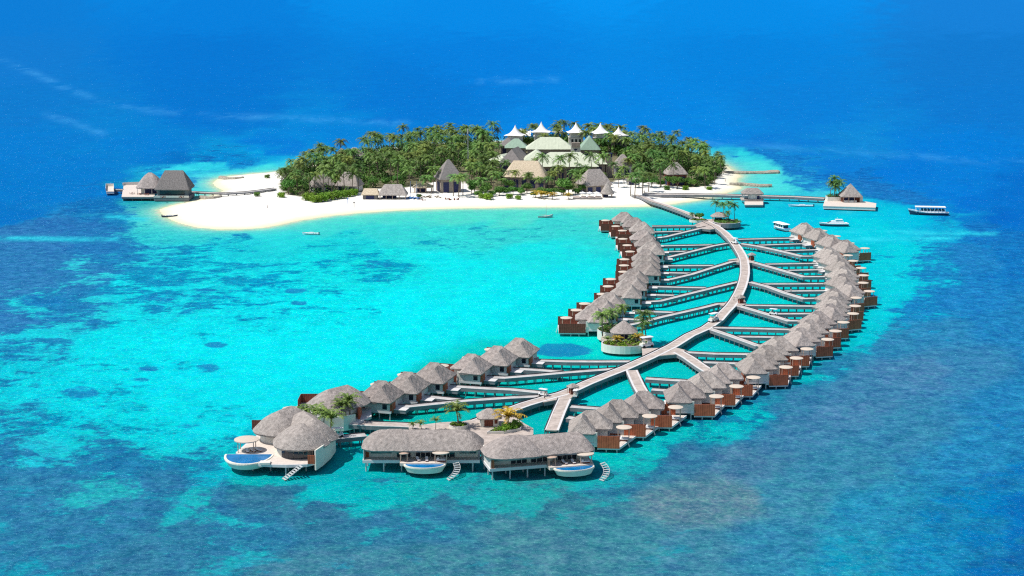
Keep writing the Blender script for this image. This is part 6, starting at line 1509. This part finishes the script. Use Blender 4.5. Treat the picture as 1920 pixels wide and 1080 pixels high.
def yacht():
    o = P(1563, 424, 0); t = thing("motor_yacht", "white motor yacht lying low behind the right hand row", "boat", o, math.radians(176))
    b = MB(); hull(b, 14.5, 3.9, 0.25, 1.35, 0.6, n=16); b.build("hull", M_HULL_W, t)
    b = MB(); hull(b, 14.4, 3.8, -0.4, 0.7, 0.3, n=16, top=False); b.build("waterline_stripe", M_HULL_D, t)
    b = MB(); vs = [(-5.2, -1.4, 1.4), (3.4, -1.2, 1.5), (3.4, 1.2, 1.5), (-5.2, 1.4, 1.4), (-4.6, -1.2, 2.7), (0.6, -1.0, 2.8), (0.6, 1.0, 2.8), (-4.6, 1.2, 2.7)]
    b.add(vs, [(0, 1, 5, 4), (1, 2, 6, 5), (2, 3, 7, 6), (3, 0, 4, 7), (4, 5, 6, 7)]); b.build("cabin", M_HULL_W, t)
    b = MB(); windows_band(b, -4.2, 0.4, -1.36, 1.8, 2.35, 3); b.add([(1.1, -1.12, 2.55), (1.1, 1.12, 2.55), (3.1, 1.14, 1.72), (3.1, -1.14, 1.72)], [(0, 1, 2, 3)]); b.build("windows", M_GLASS, t)
    MB().box(-4.2, -0.6, -1.3, 1.3, 3.3, 3.42).build("sun_roof", M_HULL_W, t); MB().tube((-1.6, 0, 2.7), (-1.6, 0, 4.6), 0.06, n=4).build("mast", M_HULL_W, t)
    MB().box(-6.6, -5.4, -1.2, 1.2, 1.35, 1.8).build("stern_seat", M_CUSHION, t)
yacht()
def open_boat(px, py, L, W, rz, label, hm, z=0.0, on=False, name="open_boat"):
    o = G(px, py) if on else P(px, py, 0); t = thing(name, label, "boat", (o.x, o.y, o.z + (0.1 if on else 0)), rz)
    b = MB(); hull(b, L, W, -0.2, 0.75, 0.5, n=14, top=False); b.build("hull", hm, t)
    b = MB(); hull(b, L * 0.97, W * 0.92, -0.1, 0.60, 0.45, n=14); b.build("deck", M_HULL_W, t)
    MB().box(-L * 0.18, L * 0.05, -W * 0.22, W * 0.22, 0.6, 1.25).build("console", M_HULL_W, t)
    MB().box(-L * 0.54, -L * 0.49, -0.3, 0.3, 0.2, 1.3).build("outboard_motor", M_HULL_D, t)
    for k in (-0.32, 0.15): MB().box(L * k, L * k + 0.5, -W * 0.36, W * 0.36, 0.62, 0.85).build("bench", M_CREAM, t)
    return t
open_boat(582, 440, 8.2, 2.4, math.radians(175), "small white speedboat anchored off the beach on the left", M_HULL_W, name="speedboat")
open_boat(319, 407, 8.0, 2.2, 0.1, "dark hulled boat pulled up at the western tip of the sand", M_HULL_D, on=False)
open_boat(1501, 387.5, 13.5, 2.6, math.radians(178), "long low white boat lying beside the jetty", M_HULL_W)
def sail_dhoni():
    o = P(1023, 408, 0); t = thing("sailing_boat", "small wooden sailing boat with a bare mast off the beach", "boat", o, math.radians(10))
    b = MB(); hull(b, 8.0, 2.4, -0.3, 0.8, 1.0, n=14, stern=0.3, top=False); b.build("hull", M_PILE_W, t)
    b = MB(); hull(b, 7.6, 2.1, -0.1, 0.5, 0.8, n=14, stern=0.3); b.build("deck", M_POLE, t)
    MB().tube((0.3, 0, 0.4), (0.3, 0, 7.6), 0.08, 0.04, 6).build("mast", M_POLE, t); MB().tube((0.3, 0, 1.6), (-3.2, 0, 1.9), 0.06, n=5).build("boom", M_POLE, t)
sail_dhoni()
def catamaran(px, py, label, rz):
    g = G(px, py); t = thing("catamaran", label, "boat", (g.x, g.y, g.z + 0.35), rz, "blue catamarans on the beach")
    for s in (-1.1, 1.1):
        b = MB(); hull(b, 5.2, 0.6, -0.35, 0.35, 0.25, n=10); b.build("float", M_BLUE, t, loc=(0, s, 0))
    MB().box(-1.4, 1.0, -1.0, 1.0, 0.36, 0.44).build("trampoline", M_BLUE, t)
    MB().tube((0.6, 0, 0.4), (0.6, 0, 9.2), 0.08, 0.05, 6).build("mast", M_BLUE, t)
    for s in (-1.1, 1.1): MB().tube((0.6, 0, 8.2), (-1.0, s, 0.5), 0.02, n=4).build("stay", M_PILE_W, t)
catamaran(769, 372, "blue beached catamaran with a tall mast, left one of the pair", 1.2)
catamaran(781, 373, "blue beached catamaran with a tall mast, right one of the pair", 1.35)

# ------------------------------------------------------------------ golf carts and people
def make_cart():
    t = thing("golf_cart", "", "golf cart")
    b = MB(); b.box(-1.3, 1.3, -0.6, 0.6, 0.3, 0.62); b.add([(0.6, -0.58, 0.62), (1.35, -0.5, 0.62), (1.35, 0.5, 0.62), (0.6, 0.58, 0.62), (0.7, -0.5, 1.1), (1.15, -0.42, 0.95), (1.15, 0.42, 0.95), (0.7, 0.5, 1.1)], [(0, 1, 5, 4), (1, 2, 6, 5), (2, 3, 7, 6), (3, 0, 4, 7), (4, 5, 6, 7)])
    b.build("body", M_HULL_W, t)
    b = MB(); b.box(-0.6, -0.05, -0.55, 0.55, 0.621, 0.9); b.box(-0.72, -0.6, -0.55, 0.55, 0.621, 1.35); b.box(-1.25, -0.78, -0.55, 0.55, 0.621, 0.85); b.build("seat", M_CREAM, t)
    MB().prism(ring_rect(1.25, 0.66, 0.2, 5), 1.95, 2.05).build("roof", M_HULL_W, t)
    b = MB()
    for x, y in ((0.75, 0.52), (0.75, -0.52), (-1.0, 0.52), (-1.0, -0.52)): b.tube((x, y, 0.6), (x * 0.9, y, 1.96), 0.035, n=5)
    b.build("roof_posts", M_HULL_D, t)
    for x in (-0.9, 0.9):
        for y in (-0.6, 0.6): MB().tube((x, y - 0.09, 0.26), (x, y + 0.09, 0.26), 0.26, n=12).build("wheel", M_TYRE, t)
    return t
for i, (x, y, z, a, s, lb) in enumerate([(1338,603,DZ,0.75,1.5,"white golf cart driving up the middle of the main walkway"),(1377.5,457,DZ,-1.1,1.3,"white golf cart at the crossing of the upper walkway"),(633,819,DZ,0.3,1.2,"white golf cart parked between the left villas"),
    (1018.5,742,DZ,2.6,1.0,"white golf cart at the lower walkway junction"),(1212,651,DZ,0.5,1.7,"large white service cart parked beside the planted islet"),(1450,590.5,DZ,-0.5,1.1,"loaded white cart on the fourth slanting branch"),(1079,744,DZ,1.4,1.0,"white cart parked behind the lower shelter")]):
    q = P(x, y, z); place("cart", make_cart, (q.x, q.y, DZ + 0.03), a, lb, "white golf carts on the walkways", s)

def make_person():
    t = thing("person", "", "person")
    V = [(0, 0, 0.93), (0, 0, 1.12), (0, 0, 1.30), (0, 0, 1.44), (0, 0, 1.52), (0, 0.01, 1.64), (0, 0.01, 1.72),
         (-0.09, 0, 0.88), (-0.11, 0.06, 0.48), (-0.11, 0.02, 0.08), (-0.11, 0.16, 0.04), (0.09, 0, 0.88), (0.11, -0.10, 0.48), (0.11, -0.22, 0.09), (0.11, -0.09, 0.04),
         (-0.17, 0, 1.40), (-0.24, -0.02, 1.13), (-0.25, 0.08, 0.90), (-0.25, 0.11, 0.82), (0.17, 0, 1.40), (0.24, 0.03, 1.13), (0.25, 0.12, 0.92), (0.25, 0.15, 0.84)]
    E = [(0,1),(1,2),(2,3),(3,4),(4,5),(5,6),(0,7),(7,8),(8,9),(9,10),(0,11),(11,12),(12,13),(13,14),(3,15),(15,16),(16,17),(17,18),(3,19),(19,20),(20,21),(21,22)]
    R = [.14,.13,.15,.11,.055,.10,.07,.095,.06,.042,.035,.095,.06,.042,.035,.06,.045,.035,.04,.06,.045,.035,.04]
    me = bpy.data.meshes.new("body"); me.from_pydata(V, E, [])
    me.materials.append(M_SKIN)
    o = bpy.data.objects.new("body", me); _link(o, t)
    m = o.modifiers.new("skin", 'SKIN'); m.use_smooth_shade = True
    for i, r in enumerate(R): me.skin_vertices[0].data[i].radius = (r, r)
    me.skin_vertices[0].data[0].use_root = True
    o.modifiers.new("sub", 'SUBSURF').levels = 1
    b = MB(); b.lathe([(0.155, 0.86), (0.16, 1.0), (0.15, 1.15), (0.19, 1.35), (0.10, 1.47)], 12, 0, 0, 1.05, 0.8); b.build("shirt", M_CUSHION, t)
    b = MB()
    for s, dy in ((-1, 0.03), (1, -0.05)): b.tube((s * 0.08, 0, 0.95), (s * 0.11, dy, 0.50), 0.125, 0.09, 8)
    b.build("shorts", M_CLOTH, t)
    b = MB(); b.lathe([(0.01, 1.80), (0.08, 1.77), (0.115, 1.68), (0.10, 1.62)], 10, 0, -0.01); b.build("hair", M_TYRE, t)
    return t
for i, (x, y, on, lb) in enumerate([(502,391,1,"person walking alone on the open white sand on the left"),(1021,749,0,"person standing beside the cart at the lower junction"),(1483,549,0,"person walking on the third slanting branch on the right"),
    (1208,362,1,"person at the start of the long walkway on the beach"),(1360,341,1,"person on the sand between the two groynes"),(775,803,0,"person standing at the left corner of the plaza"),(862,372,1,"person on the beach near the driftwood heap"),(1376,565,0,"person at the edge of the middle walkway junction"),(1343,604,0,"person walking behind the cart on the main walkway")]):
    q = G(x, y) if on else P(x, y, DZ)
    place("person", make_person, (q.x, q.y, q.z if on else DZ + 0.02), i * 1.1, lb, "people on the walkways and the beach")
for i, (x, y) in enumerate([(652, 382), (664, 389)]):
    g = G(x, y); t = thing("beach_post", f"slim dark marker post on the sand, {'left' if i == 0 else 'right'} of two below the shrubs", "post", g)
    MB().tube((0, 0, -0.3), (0, 0, 3.2), 0.10, n=6).build("pole", M_CLOTH if i else M_BLUE, t); MB().box(-0.35, 0.35, -0.04, 0.04, 2.3, 3.0).build("plate", M_CLOTH if i else M_BLUE, t)
def mk():
    t = thing("beach_lounger", "", "sun lounger"); b = MB(); b.box(-0.9, 0.9, -0.3, 0.3, 0.25, 0.35); b.box(-0.9, -0.85, -0.3, 0.3, 0.35, 0.9)
    for x in (-0.7, 0.7): b.box(x - 0.04, x + 0.04, -0.28, 0.28, 0, 0.25)
    b.build("frame", M_BROWN_D, t); return t
for i, (x, y) in enumerate([(789,375),(795,376),(838,374),(844,375),(852,375),(858,374.5)]):
    place("beach_lounger", mk, G(x, y), i * 0.4, f"dark lounger on the sand near the driftwood, {ORD[i]} from the left", "loungers on the open sand", 1.3)
